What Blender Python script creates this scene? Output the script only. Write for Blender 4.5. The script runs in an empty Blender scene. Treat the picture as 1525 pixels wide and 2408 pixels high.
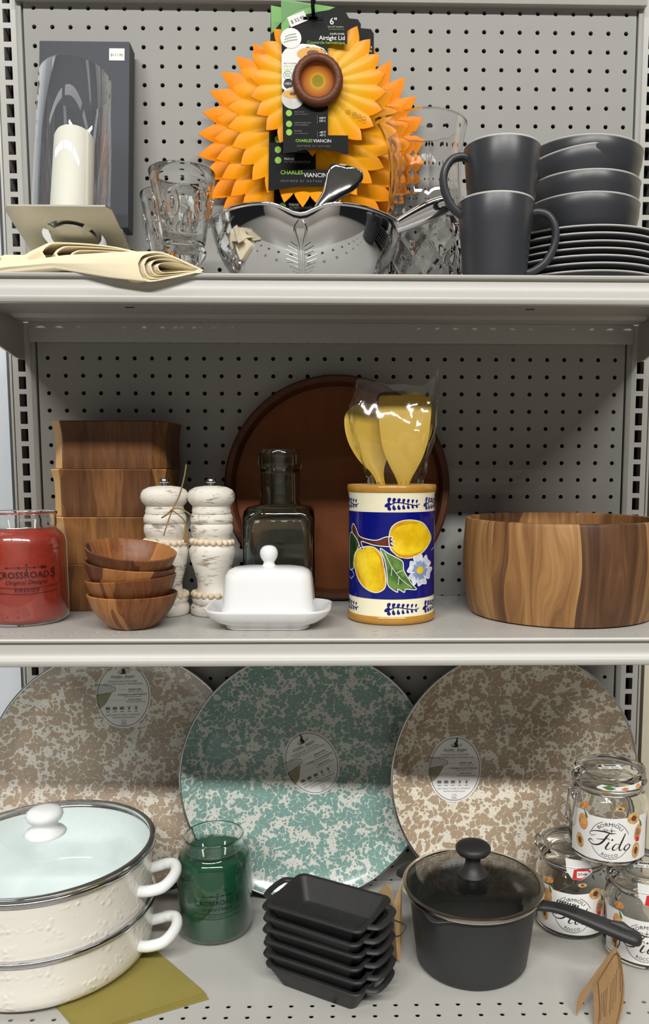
import bpy, bmesh, math, random
from mathutils import Vector, Matrix
PI = math.pi
scene = bpy.context.scene
COL = scene.collection

# ------------------------------------------------------------------ camera
FPX, W, H = 1861.88, 1525.0, 2408.0
PPX, PPY = 870.67, 1291.07
pitch, yaw, roll = .1049, .0195, .0014
cam_d = bpy.data.cameras.new('camera')
cam = bpy.data.objects.new('camera', cam_d); COL.objects.link(cam)
fwd = Vector((math.sin(yaw)*math.cos(pitch), math.cos(yaw)*math.cos(pitch), -math.sin(pitch)))
rt = Vector((math.cos(yaw), -math.sin(yaw), 0)); up = rt.cross(fwd)
r2 = rt*math.cos(roll) + up*math.sin(roll); u2 = up*math.cos(roll) - rt*math.sin(roll)
m = Matrix((r2, u2, -fwd)).transposed().to_4x4()
m.translation = Vector((.032, -1.1944, .8143))
cam.matrix_world = m
cam_d.sensor_fit = 'VERTICAL'; cam_d.sensor_height = 24.0; cam_d.sensor_width = 24.0*W/H
cam_d.lens = 24.0*FPX/H
cam_d.shift_x = -(PPX - W/2)/H; cam_d.shift_y = (PPY - H/2)/H
cam_d.clip_start = .05; cam_d.clip_end = 50
scene.camera = cam

# ------------------------------------------------------------------ world, lamps, exposure
world = bpy.data.worlds.new('store_air'); scene.world = world; world.use_nodes = True
bg = world.node_tree.nodes['Background']
bg.inputs[0].default_value = (.93, .96, 1.0, 1); bg.inputs[1].default_value = .015
LAMPS = []
def area(x, y, z, sx, sy, power, col=(1, .978, .935)):
    d = bpy.data.lights.new('ceiling_tube', 'AREA'); d.shape = 'RECTANGLE'; d.size = sx; d.size_y = sy
    d.energy = power; d.color = col
    o = bpy.data.objects.new('ceiling_tube', d); COL.objects.link(o); o.location = (x, y, z)
    LAMPS.append((x, y, z, sx, sy)); return o
for x in (-2.8, 0.0, 2.8):
    area(x, -5.20, 5.20, 2.4, .42, 312)
for x in (-2.8, 0.0, 2.8):
    area(x, -.90, 5.20, 2.4, .42, 12)
scene.view_settings.view_transform = 'Standard'
scene.view_settings.look = 'None'
scene.view_settings.exposure = 0.0
scene.view_settings.gamma = 1.0
scene.view_settings.use_curve_mapping = False
cy = scene.cycles
cy.max_bounces = 11; cy.transparent_max_bounces = 20; cy.transmission_bounces = 10; cy.glossy_bounces = 5; cy.diffuse_bounces = 3
cy.adaptive_threshold = .015
cy.sample_clamp_indirect = 6.0
# ------------------------------------------------------------------ helpers: objects
def link(name, data, parent=None, loc=None, rot=None):
    o = bpy.data.objects.new(name, data); COL.objects.link(o)
    if parent is not None: o.parent = parent
    if loc is not None: o.location = loc
    if rot is not None: o.rotation_euler = rot
    return o
def tag(o, label, cat, group=None):
    o['label'] = label; o['category'] = cat
    if group: o['group'] = group
    return o
def thing(name, label, cat, loc=(0, 0, 0), rot=(0, 0, 0), group=None):
    return tag(link(name, None, None, loc, rot), label, cat, group)
def struct(o): o['kind'] = 'structure'; return o
def mesh_of(bm, name, mat, smooth=None):
    me = bpy.data.meshes.new(name); bm.to_mesh(me); bm.free()
    if mat is not None: me.materials.append(mat)
    if smooth is not None and len(me.polygons):
        me.polygons.foreach_set('use_smooth', [True]*len(me.polygons))
        if smooth < 179: me.set_sharp_from_angle(angle=math.radians(smooth))
    return me
def part(name, bm, mat, parent=None, smooth=40, loc=None, rot=None):
    return link(name, mesh_of(bm, name, mat, smooth), parent, loc, rot)
def pyd(vs, fs):
    bm = bmesh.new(); v = [bm.verts.new(p) for p in vs]
    for f in fs:
        try: bm.faces.new([v[i] for i in f])
        except ValueError: pass
    return bm
def copy_tree(o, parent=None):
    c = o.copy(); COL.objects.link(c); c.parent = parent
    for ch in list(o.children): copy_tree(ch, c)
    return c
# ------------------------------------------------------------------ helpers: shapes
def box(bm, x0, x1, y0, y1, z0, z1, bev=0, seg=2):
    vs = [bm.verts.new((x, y, z)) for z in (z0, z1) for y in (y0, y1) for x in (x0, x1)]
    fs = [bm.faces.new([vs[i] for i in f]) for f in ((0, 2, 3, 1), (4, 5, 7, 6), (0, 1, 5, 4), (2, 6, 7, 3), (0, 4, 6, 2), (1, 3, 7, 5))]
    if bev:
        es = list({e for f in fs for e in f.edges})
        bmesh.ops.bevel(bm, geom=es, offset=bev, segments=seg, profile=.5, affect='EDGES')
    return bm
def boxm(x0, x1, y0, y1, z0, z1, bev=0, seg=2): return box(bmesh.new(), x0, x1, y0, y1, z0, z1, bev, seg)
def rings(bm, rs, closed_ring=True, cap0=False, cap1=False, loop=False):
    """loft over rings of equal vertex count"""
    vv = [[bm.verts.new(p) for p in r] for r in rs]
    n = len(vv[0]); R = len(vv)
    for a in range(R if loop else R-1):
        A, B = vv[a], vv[(a+1) % R]
        for i in range(n if closed_ring else n-1):
            j = (i+1) % n
            bm.faces.new((A[i], A[j], B[j], B[i]))
    if cap0: bm.faces.new(list(reversed(vv[0])))
    if cap1: bm.faces.new(vv[-1])
    return bm
def lathe(profile, n=64, bm=None, cx=0, cy=0, z0=0, rf=None):
    """profile: (r,z) points, bottom outside -> up -> inside; r=0 ends become poles. rf(theta) scales radius"""
    bm = bm or bmesh.new(); vv = []
    for r, z in profile:
        if r <= 1e-6: vv.append([bm.verts.new((cx, cy, z0+z))])
        else:
            vv.append([bm.verts.new((cx+r*(rf(2*PI*i/n, z) if rf else 1)*math.cos(2*PI*i/n), cy+r*(rf(2*PI*i/n, z) if rf else 1)*math.sin(2*PI*i/n), z0+z)) for i in range(n)])
    for A, B in zip(vv, vv[1:]):
        for i in range(n):
            j = (i+1) % n
            if len(A) == 1 and len(B) == 1: continue
            if len(A) == 1: bm.faces.new((A[0], B[j], B[i]))
            elif len(B) == 1: bm.faces.new((A[i], A[j], B[0]))
            else: bm.faces.new((A[i], A[j], B[j], B[i]))
    return bm
def arc(cx, cz, r, a0, a1, k=6):
    return [(cx+r*math.cos(math.radians(a0+(a1-a0)*i/k)), cz+r*math.sin(math.radians(a0+(a1-a0)*i/k))) for i in range(k+1)]
def spline(pts, k=8, closed=False):
    """Catmull-Rom through points (tuples any dim)"""
    P = [Vector(p) for p in pts]; n = len(P); out = []
    segs = n if closed else n-1
    for i in range(segs):
        if closed: a, b, c, d = P[(i-1) % n], P[i], P[(i+1) % n], P[(i+2) % n]
        else: a, b, c, d = P[max(i-1, 0)], P[i], P[i+1], P[min(i+2, n-1)]
        for j in range(k):
            t = j/k
            out.append(.5*((2*b)+(c-a)*t+(2*a-5*b+4*c-d)*t*t+(3*b-a-3*c+d)*t**3))
    if not closed: out.append(P[-1])
    return out
def tube(path, rad, n=10, bm=None, closed=False, sx=1.0, upv=None):
    """sweep a circle (or ellipse: sx on the side axis) along a path; rad number or list"""
    bm = bm or bmesh.new(); P = [Vector(p) for p in path]; k = len(P)
    rs = rad if isinstance(rad, (list, tuple)) else [rad]*k
    rr = []; prev = None
    for i in range(k):
        if closed: t = P[(i+1) % k]-P[(i-1) % k]
        else: t = P[min(i+1, k-1)]-P[max(i-1, 0)]
        if t.length < 1e-9: t = Vector((0, 0, 1))
        t.normalize()
        if upv is not None: s = t.cross(Vector(upv))
        elif prev is None: s = t.cross(Vector((0, 0, 1)) if abs(t.z) < .9 else Vector((1, 0, 0)))
        else: s = prev-t*prev.dot(t)
        if s.length < 1e-6: s = t.orthogonal()
        s.normalize(); prev = s.copy(); b = s.cross(t)
        rr.append([P[i]+(s*math.cos(2*PI*q/n)*sx+b*math.sin(2*PI*q/n))*rs[i] for q in range(n)])
    return rings(bm, rr, True, not closed, not closed, closed)
def prism(poly, d0, d1, axis='Y', bm=None):
    """extrude a 2D polygon; axis Y: poly (x,z); axis X: poly (y,z); axis Z: poly (x,y)"""
    bm = bm or bmesh.new()
    f = {'Y': lambda a, b, d: (a, d, b), 'X': lambda a, b, d: (d, a, b), 'Z': lambda a, b, d: (a, b, d)}[axis]
    A = [bm.verts.new(f(a, b, d0)) for a, b in poly]; B = [bm.verts.new(f(a, b, d1)) for a, b in poly]
    n = len(poly); bm.faces.new(A); bm.faces.new(list(reversed(B)))
    for i in range(n):
        j = (i+1) % n; bm.faces.new((A[j], A[i], B[i], B[j]))
    bmesh.ops.recalc_face_normals(bm, faces=bm.faces[:])
    return bm
def rrect(w, d, r, k=5, cx=0, cy=0):
    """rounded rectangle outline (x,y)"""
    out = []
    for sx, sy, a0 in ((1, 1, 0), (-1, 1, 90), (-1, -1, 180), (1, -1, 270)):
        for i in range(k+1):
            a = math.radians(a0+90*i/k)
            out.append((cx+sx*(w/2-r)+r*math.cos(a), cy+sy*(d/2-r)+r*math.sin(a)))
    return out
def perforated(x0, x1, z0, z1, holes_x, holes_z, pitch, hw, hh, y0, y1, kind='round', n=10):
    """sheet in XZ with real holes at the grid cells; faces at y0 (front) and y1 (back)"""
    bm = bmesh.new(); cache = {}
    def V(x, y, z):
        k = (round(x, 6), round(y, 6), round(z, 6))
        if k not in cache: cache[k] = bm.verts.new((x, y, z))
        return cache[k]
    hx = pitch/2
    for cx in holes_x:
        for cz in holes_z:
            if kind == 'round':
                loop = [(cx+hw*math.cos(2*PI*(i+.5)/n), cz+hh*math.sin(2*PI*(i+.5)/n)) for i in range(n)]
            else: loop = [(cx+hw, cz+hh), (cx-hw, cz+hh), (cx-hw, cz-hh), (cx+hw, cz-hh)]
            corners = [(cx+hx, cz+hx), (cx-hx, cz+hx), (cx-hx, cz-hx), (cx+hx, cz-hx)]
            L = len(loop)
            near = [min(range(L), key=lambda i: (loop[i][0]-c[0])**2+(loop[i][1]-c[1])**2) for c in corners]
            for y, flip in ((y0, 0), (y1, 1)):
                for q in range(4):
                    a, b = near[q], near[(q+1) % 4]
                    idx = [a]
                    while idx[-1] != b: idx.append((idx[-1]+1) % L)
                    vs = [V(corners[q][0], y, corners[q][1])]+[V(loop[i][0], y, loop[i][1]) for i in idx]+[V(corners[(q+1) % 4][0], y, corners[(q+1) % 4][1])]
                    vs = vs if flip else list(reversed(vs))
                    try: bm.faces.new(vs)
                    except ValueError: pass
            for i in range(L):
                j = (i+1) % L
                bm.faces.new((V(loop[i][0], y0, loop[i][1]), V(loop[j][0], y0, loop[j][1]), V(loop[j][0], y1, loop[j][1]), V(loop[i][0], y1, loop[i][1])))
    hxs, hzs = sorted(holes_x), sorted(holes_z)
    gx0, gx1, gz0, gz1 = hxs[0]-hx, hxs[-1]+hx, hzs[0]-hx, hzs[-1]+hx
    for (a, b, c, d) in ((x0, gx0, z0, z1), (gx1, x1, z0, z1), (gx0, gx1, z0, gz0), (gx0, gx1, gz1, z1)):
        if b-a > 1e-5 and d-c > 1e-5:
            for y, flip in ((y0, 0), (y1, 1)):
                vs = [bm.verts.new(p) for p in ((a, y, c), (b, y, c), (b, y, d), (a, y, d))]
                bm.faces.new(list(reversed(vs)) if flip else vs)
    return bm
def xyz_to_deck(bm, zc):
    """turn a sheet built in XZ (front -Y) into a horizontal deck: local z -> world y, y -> -z"""
    for v in bm.verts: x, y, z = v.co; v.co = (x, z, zc-y)
    return bm
def warp(bm, f):
    for v in bm.verts: v.co = f(v.co.copy())
    return bm
# ------------------------------------------------------------------ helpers: flat print (letters, label art) mapped onto surfaces
_tc = {}
def text2d(s, size=1.0, shear=0.0, offset=0.0, spacing=1.0, align='CENTER', res=2):
    key = (s, shear, offset, spacing, align, res)
    if key not in _tc:
        c = bpy.data.curves.new('t', 'FONT'); c.body = s; c.size = 1; c.shear = shear; c.offset = offset
        c.space_character = spacing; c.align_x = align; c.resolution_u = res; c.fill_mode = 'FRONT'
        o = bpy.data.objects.new('t', c); COL.objects.link(o)
        dg = bpy.context.evaluated_depsgraph_get(); ev = o.evaluated_get(dg); me = ev.to_mesh()
        _tc[key] = ([(v.co.x, v.co.y) for v in me.vertices], [tuple(p.vertices) for p in me.polygons])
        ev.to_mesh_clear(); bpy.data.objects.remove(o); bpy.data.curves.remove(c)
    V, F = _tc[key]
    return [(x*size, y*size) for x, y in V], F
def fitted(s, width, cx=0, cy=0, **k):
    """text scaled to a given width, baseline at cy, centred on cx"""
    V, F = text2d(s, 1.0, **k)
    a, b = min(p[0] for p in V), max(p[0] for p in V); sc = width/(b-a)
    return [((x-(a+b)/2)*sc+cx, y*sc+cy) for x, y in V], F
def arctext(s, size, r, a_mid, flip=False, **k):
    """bend text on a circle of radius r, centred on angle a_mid (degrees)"""
    V, F = text2d(s, size, **k); out = []
    for x, y in V:
        if not flip: t = math.radians(a_mid)-x/r; q = r+y
        else: t = math.radians(a_mid)+x/r; q = r-y
        out.append((q*math.cos(t), q*math.sin(t)))
    return out, F
def join2d(*items):
    V, F = [], []
    for v, f in items:
        o = len(V); V += list(v); F += [tuple(i+o for i in q) for q in f]
    return V, F
def mv(item, dx=0, dy=0, rot=0, s=1):
    c, n = math.cos(rot), math.sin(rot)
    return [(dx+s*(x*c-y*n), dy+s*(x*n+y*c)) for x, y in item[0]], item[1]
def poly2d(pts): return [tuple(p) for p in pts], [tuple(range(len(pts)))]
def ell2d(cx, cy, a, b, rot=0, n=40):
    c, s = math.cos(rot), math.sin(rot)
    return poly2d([(cx+a*math.cos(t)*c-b*math.sin(t)*s, cy+a*math.cos(t)*s+b*math.sin(t)*c) for t in [2*PI*i/n for i in range(n)]])
def ring2d(cx, cy, a, b, w, a0=0, a1=360, n=56):
    V = []; F = []
    for i in range(n+1):
        t = math.radians(a0+(a1-a0)*i/n)
        V += [(cx+(a-w)*math.cos(t), cy+(b-w)*math.sin(t)), (cx+a*math.cos(t), cy+b*math.sin(t))]
        if i: F.append((2*i-2, 2*i-1, 2*i+1, 2*i))
    return V, F
def stroke(pts, w, k=8, closed=False):
    """ribbon along a smooth 2D path; w number or list of widths at the points"""
    ws = w if isinstance(w, (list, tuple)) else [w]*len(pts)
    P = spline([(p[0], p[1], q) for p, q in zip(pts, ws)], k, closed)
    V, F = [], []; n = len(P)
    for i in range(n):
        a, b = P[max(i-1, 0)], P[min(i+1, n-1)]
        if closed: a, b = P[(i-1) % n], P[(i+1) % n]
        t = Vector((b.x-a.x, b.y-a.y)); t = t.normalized() if t.length > 1e-9 else Vector((1, 0))
        h = abs(P[i].z)/2
        V += [(P[i].x-t.y*h, P[i].y+t.x*h), (P[i].x+t.y*h, P[i].y-t.x*h)]
        if i: F.append((2*i-2, 2*i-1, 2*i+1, 2*i))
    if closed: F.append((2*n-2, 2*n-1, 1, 0))
    return V, F
def rect2d(x0, x1, y0, y1): return poly2d([(x0, y0), (x1, y0), (x1, y1), (x0, y1)])
def decal(name, item, mat, parent, mapf, step=None, thick=0):
    """2D print -> mesh on a surface: mapf(x,y) gives the 3D point. step: cut so that it can bend"""
    bm = bmesh.new(); vs = [bm.verts.new((x, y, 0)) for x, y in item[0]]
    for f in item[1]:
        try: bm.faces.new([vs[i] for i in f])
        except ValueError: pass
    bmesh.ops.triangulate(bm, faces=[f for f in bm.faces if len(f.verts) > 4])
    if step:
        sx, sy = step if isinstance(step, tuple) else (step, None)
        for ax, st in ((0, sx), (1, sy)):
            if not st: continue
            lo, hi = min(p[ax] for p in item[0]), max(p[ax] for p in item[0])
            q = math.ceil(lo/st)*st
            while q < hi:
                co = (q, 0, 0) if ax == 0 else (0, q, 0); no = (1, 0, 0) if ax == 0 else (0, 1, 0)
                bmesh.ops.bisect_plane(bm, geom=bm.verts[:]+bm.edges[:]+bm.faces[:], plane_co=co, plane_no=no)
                q += st
    for v in bm.verts: v.co = mapf(v.co.x, v.co.y)
    if thick:
        r = bmesh.ops.solidify(bm, geom=bm.faces[:], thickness=thick)
    return part(name, bm, mat, parent, 40)
def on_cyl(r, z0=0, a0=-PI/2, cx=0, cy=0):
    """x along the circumference (centred on angle a0, -Y = towards the aisle), y up"""
    return lambda x, y: Vector((cx+r*math.cos(a0+x/r), cy+r*math.sin(a0+x/r), z0+y))
def on_plane(o=(0, 0, 0), ux=(1, 0, 0), uy=(0, 0, 1)):
    o, ux, uy = Vector(o), Vector(ux), Vector(uy)
    return lambda x, y: o+ux*x+uy*y
# ------------------------------------------------------------------ materials
def srgb(r, g, b):
    f = lambda c: (c/255/12.92) if c/255 <= .04045 else ((c/255+.055)/1.055)**2.4
    return (f(r), f(g), f(b), 1)
class NT:
    def __init__(s, name):
        s.m = bpy.data.materials.new(name); s.m.use_nodes = True; s.t = s.m.node_tree
        s.b = s.t.nodes['Principled BSDF']; s.out = s.t.nodes['Material Output']
    def n(s, typ, props=None, **ins):
        q = s.t.nodes.new(typ)
        for k, v in (props or {}).items(): setattr(q, k, v)
        for k, v in ins.items():
            key = int(k[1:]) if k[0] == 'i' and k[1:].isdigit() else k.replace('_', ' ')
            s.set(q.inputs[key], v)
        return q
    def set(s, sock, v):
        if isinstance(v, bpy.types.NodeSocket): s.t.links.new(v, sock)
        elif isinstance(v, bpy.types.Node): s.t.links.new(v.outputs[0], sock)
        else: sock.default_value = v
    def math(s, op, a, b=0.0, c=0.0): return s.n('ShaderNodeMath', {'operation': op}, i0=a, i1=b, i2=c).outputs[0]
    def mix(s, fac, a, b):
        q = s.n('ShaderNodeMix', {'data_type': 'RGBA'}); s.set(q.inputs[0], fac); s.set(q.inputs[6], a); s.set(q.inputs[7], b); return q.outputs[2]
    def ramp(s, fac, stops, interp='LINEAR'):
        q = s.n('ShaderNodeValToRGB'); q.color_ramp.interpolation = interp; s.set(q.inputs[0], fac)
        e = q.color_ramp.elements
        while len(e) < len(stops): e.new(.5)
        for el, (p, c) in zip(e, stops): el.position = p; el.color = c
        return q.outputs[0]
    def coord(s): return s.n('ShaderNodeTexCoord').outputs['Object']
    def mapping(s, vec, scale=(1, 1, 1), rot=(0, 0, 0), loc=(0, 0, 0)):
        return s.n('ShaderNodeMapping', Vector=vec, Scale=scale, Rotation=rot, Location=loc).outputs[0]
    def noise(s, vec, scale, detail=3, rough=.55, dist=0):
        return s.n('ShaderNodeTexNoise', Vector=vec, Scale=scale, Detail=detail, Roughness=rough, Distortion=dist).outputs[0]
    def bump(s, h, strength=.3, dist=.001):
        s.set(s.b.inputs['Normal'], s.n('ShaderNodeBump', Strength=strength, Distance=dist, Height=h).outputs[0])
    def done(s, col=None, rough=None, metal=None, **k):
        if col is not None: s.set(s.b.inputs['Base Color'], col)
        if rough is not None: s.set(s.b.inputs['Roughness'], rough)
        if metal is not None: s.set(s.b.inputs['Metallic'], metal)
        for a, v in k.items(): s.set(s.b.inputs[a.replace('_', ' ')], v)
        return s.m
def plain(name, col, rough=.5, metal=0, var=.06, scale=40, bump=0, bscale=300, **k):
    """one colour with a faint procedural mottling"""
    t = NT(name); v = t.coord(); nz = t.noise(v, scale)
    c2 = tuple(min(1, x*(1+var)) for x in col[:3])+(1,); c1 = tuple(x*(1-var) for x in col[:3])+(1,)
    if bump: t.bump(t.noise(v, bscale, 2), bump, .0008)
    return t.done(t.mix(nz, c1, c2), rough, metal, **k)
def thin_glass(name, tint=(.97, .98, .98, 1), refl=1.0, rough=.01, base=.04, power=4.0):
    t = NT(name); v = t.coord()
    f = t.n('ShaderNodeLayerWeight', Blend=.5).outputs['Facing']
    fac = t.math('ADD', t.math('MULTIPLY', t.math('POWER', f, power), refl), base)
    fac = t.math('MINIMUM', fac, 1.0)
    tr = t.n('ShaderNodeBsdfTransparent', Color=t.mix(t.noise(v, 30), tint, tuple(min(1, c*1.01) for c in tint[:3])+(1,)))
    gl = t.n('ShaderNodeBsdfGlossy', Color=(1, 1, 1, 1), Roughness=rough)
    mx = t.n('ShaderNodeMixShader', i0=fac, i1=tr.outputs[0], i2=gl.outputs[0])
    t.t.links.new(mx.outputs[0], t.out.inputs[0]); t.t.nodes.remove(t.b); return t.m
def real_glass(name, tint=(1, 1, 1, 1), ior=1.5, rough=0.0, bump=0, bscale=60):
    t = NT(name); v = t.coord()
    if bump: t.bump(t.noise(v, bscale, 2), bump, .002)
    return t.done(t.mix(t.noise(v, 20), tint, tuple(c*.985 for c in tint[:3])+(1,)), rough, 0, Transmission_Weight=1.0, IOR=ior)
def angle_of(t, v):
    s = t.n('ShaderNodeSeparateXYZ', Vector=v)
    return t.math('ARCTAN2', s.outputs[1], s.outputs[0]), s.outputs[2]
def stave_wood(name, n, stops, seed=0, wav=.5, rough=.42, vert=1.0, grain=.35, phase=0.0):
    """glued staves around a turned bowl: tone per stave, long grain along z, dark streaks"""
    t = NT(name); v = t.coord(); a, z = angle_of(t, v)
    wob = t.noise(t.n('ShaderNodeCombineXYZ', X=t.math('MULTIPLY', a, 3.0), Y=t.math('MULTIPLY', z, 7*vert), Z=seed).outputs[0], 1.0, 1)
    q = t.math('ADD', t.math('MULTIPLY', t.math('ADD', a, phase), n/(2*PI)), t.math('MULTIPLY', t.math('SUBTRACT', wob, .5), wav))
    cell = t.math('FLOOR', q); fr = t.math('FRACT', q)
    tone = t.n('ShaderNodeTexWhiteNoise', {'noise_dimensions': '1D'}, W=t.math('ADD', cell, seed*7.31)).outputs[0]
    gv = t.n('ShaderNodeCombineXYZ', X=t.math('MULTIPLY', q, 7.0), Y=t.math('MULTIPLY', z, 5*vert), Z=t.math('MULTIPLY', cell, 3.7)).outputs[0]
    g = t.noise(gv, 1.0, 4, .55, .35)
    g2 = t.noise(t.n('ShaderNodeCombineXYZ', X=t.math('MULTIPLY', q, 60.0), Y=t.math('MULTIPLY', z, 25*vert), Z=1.0).outputs[0], 1.0, 4, .6)
    f = t.math('ADD', t.math('ADD', t.math('MULTIPLY', tone, .62), t.math('MULTIPLY', t.math('SUBTRACT', g, .5), grain*2.2)), t.math('MULTIPLY', t.math('SUBTRACT', g2, .5), .22))
    col = t.ramp(t.math('ADD', f, .12), stops)
    t.bump(g2, .12, .0005)
    return t.done(col, t.math('ADD', t.math('MULTIPLY', g2, .15), rough-.08), 0, Specular_IOR_Level=.35)
def grain_wood(name, stops, axis=(8, 60, 60), rough=.45, dist=1.5, sc=1.0, seed=0):
    t = NT(name); v = t.mapping(t.coord(), axis, loc=(seed, seed*2.3, seed*.7))
    g = t.noise(v, sc, 5, .6, dist); g2 = t.noise(t.mapping(t.coord(), tuple(x*4 for x in axis)), sc, 3)
    f = t.math('ADD', t.math('MULTIPLY', g, .85), t.math('MULTIPLY', g2, .18))
    t.bump(g2, .1, .0005)
    return t.done(t.ramp(f, stops), rough, 0, Specular_IOR_Level=.35)
def speckle(name, white, blob, scale=62, seed=0, cover=.5, rough=.14):
    """spattered enamel: rounded drops of colour that crowd together over white, with fine droplets"""
    t = NT(name); s = t.n('ShaderNodeSeparateXYZ', Vector=t.coord())
    v0 = t.n('ShaderNodeCombineXYZ', X=t.math('ADD', s.outputs[0], seed), Y=s.outputs[2], Z=seed).outputs[0]
    wob = t.n('ShaderNodeTexNoise', Vector=v0, Scale=95.0, Detail=1.0)
    d = t.n('ShaderNodeVectorMath', {'operation': 'SCALE'}, i0=t.n('ShaderNodeVectorMath', {'operation': 'SUBTRACT'}, i0=wob.outputs[1], i1=(.5, .5, .5)).outputs[0], Scale=.007).outputs[0]
    v = t.n('ShaderNodeVectorMath', {'operation': 'ADD'}, i0=v0, i1=d).outputs[0]
    big = t.n('ShaderNodeMapRange', Value=t.noise(v0, 48, 2, .5), i1=.30, i2=.66).outputs[0]
    def drops(sc, lo, hi, gap):
        e = t.n('ShaderNodeTexVoronoi', {'feature': 'F1', 'voronoi_dimensions': '2D'}, Vector=v, Scale=sc, Randomness=1.0).outputs[0]
        g = t.n('ShaderNodeTexVoronoi', {'feature': 'DISTANCE_TO_EDGE', 'voronoi_dimensions': '2D'}, Vector=v, Scale=sc, Randomness=1.0).outputs[0]
        th = t.math('ADD', lo, t.math('MULTIPLY', big, hi-lo))
        return t.math('MULTIPLY', t.math('LESS_THAN', e, th), t.math('GREATER_THAN', g, gap))
    a = drops(scale, .06, cover+.30, .05); b = drops(scale*1.55, .10, cover+.16, .06); c = drops(scale*4.2, .12, .26, .0)
    msk = t.math('MAXIMUM', t.math('MAXIMUM', a, b), c)
    fine = t.noise(v0, 160, 2)
    col = t.mix(msk, white, t.mix(fine, tuple(x*.88 for x in blob[:3])+(1,), tuple(min(1, x*1.14) for x in blob[:3])+(1,)))
    t.bump(t.math('ADD', t.noise(v0, 90, 2), t.math('MULTIPLY', msk, .35)), .12, .0006)
    return t.done(col, rough, 0, Specular_IOR_Level=.5)

M = {}
M['shelf'] = plain('powder_coated_steel', srgb(184, 183, 178), .34, 0, .03, 60, .05, 900)
M['peg'] = plain('grey_pegboard', srgb(152, 152, 148), .50, 0, .03, 30, .05, 900)
M['dark_void'] = plain('unlit_hollow', srgb(20, 19, 20), .9)  # near-black colour standing in for the shade inside holes and slots
M['steel'] = plain('polished_steel', srgb(215, 215, 218), .12, 1.0, .03)
M['chrome'] = plain('bright_steel_wire', srgb(200, 200, 205), .18, 1.0, .03)
M['black_metal'] = plain('black_wire', srgb(28, 28, 30), .4, .6)
M['white_paper'] = plain('white_paper', srgb(236, 236, 234), .6, 0, .02)
M['ink'] = plain('black_ink', srgb(34, 32, 34), .6, 0, .05)
M['grey_ink'] = plain('grey_ink', srgb(120, 118, 118), .6, 0, .05)
# ================================================================== the setting
P_ = .0254
Z1, Z2, ZD = 1.0235, .6171, .16
YF = -.298
HX = [-.4191+i*P_ for i in range(34)]
HZ = [1.4535-r*P_ for r in range(52)]
wall = part('wall_back', perforated(-.4335, .4335, HZ[-1]-.0127-.01, 1.4720, HX, HZ, P_, .0031, .0031, 0, .004, 'round', 12), M['peg'], None, None)
struct(wall)
part('hollow_shade_sheet', boxm(-.49, .49, .05, .056, .05, 1.6), M['dark_void'], wall, None)  # added dark sheet: paints the unlit hollow seen through the holes
for s in (-1, 1):      # raised edge bead of the panel
    part('edge_bead', boxm(s*.4395-.004, s*.4395+.004, -.003, .02, .1, 1.6, .0012), M['peg'], wall, 40)
top = part('trim_1', boxm(-.4435, .4440, -.012, .003, 1.4600, 1.54, .001), M['shelf'], None, 40); struct(top)
SZ = [1.4429+P_*2-k*P_ for k in range(54)]
for s, lab in ((-1, 'slotted grey steel upright left of the pegboard'), (1, 'slotted grey steel upright right of the pegboard')):
    t = thing('slotted_upright', lab, 'upright', (s*.4575, 0, 0), group='slotted uprights of the shelving')
    part('slotted_face', perforated(-.0135, .0135, .1, SZ[0]+.0127, [0], SZ, P_, .0053, .0091, .001, .003, 'rect'), M['shelf'], t, None)
    part('side_wall', boxm(-.0135, -.0120, .003, .05, .02, 1.55), M['shelf'], t, None)
    part('side_wall', boxm(.0120, .0135, .003, .05, .02, 1.55), M['shelf'], t, None)
    part('edge_flange', boxm(s*.016-.0018, s*.016+.0018, -.001, .03, .02, 1.55, .001), M['shelf'], t, 40)
    part('inner_web', boxm(-.0120, .0120, .036, .038, .02, 1.55), M['dark_void'], t, None)
# neighbouring bays of the same run: only slivers show past the uprights
M['pale_wall'] = plain('pale_blue_wall', srgb(214, 221, 228), .7, 0, .03)
M['cream_wall'] = plain('cream_wall', srgb(214, 205, 182), .7, 0, .03)
w = part('wall_left', boxm(-2.4, -.492, .03, .06, 0, 1.9), M['pale_wall'], None, None); struct(w)
w = part('wall_right', boxm(.492, 2.4, .03, .06, 0, 1.9), M['cream_wall'], None, None); struct(w)

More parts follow.
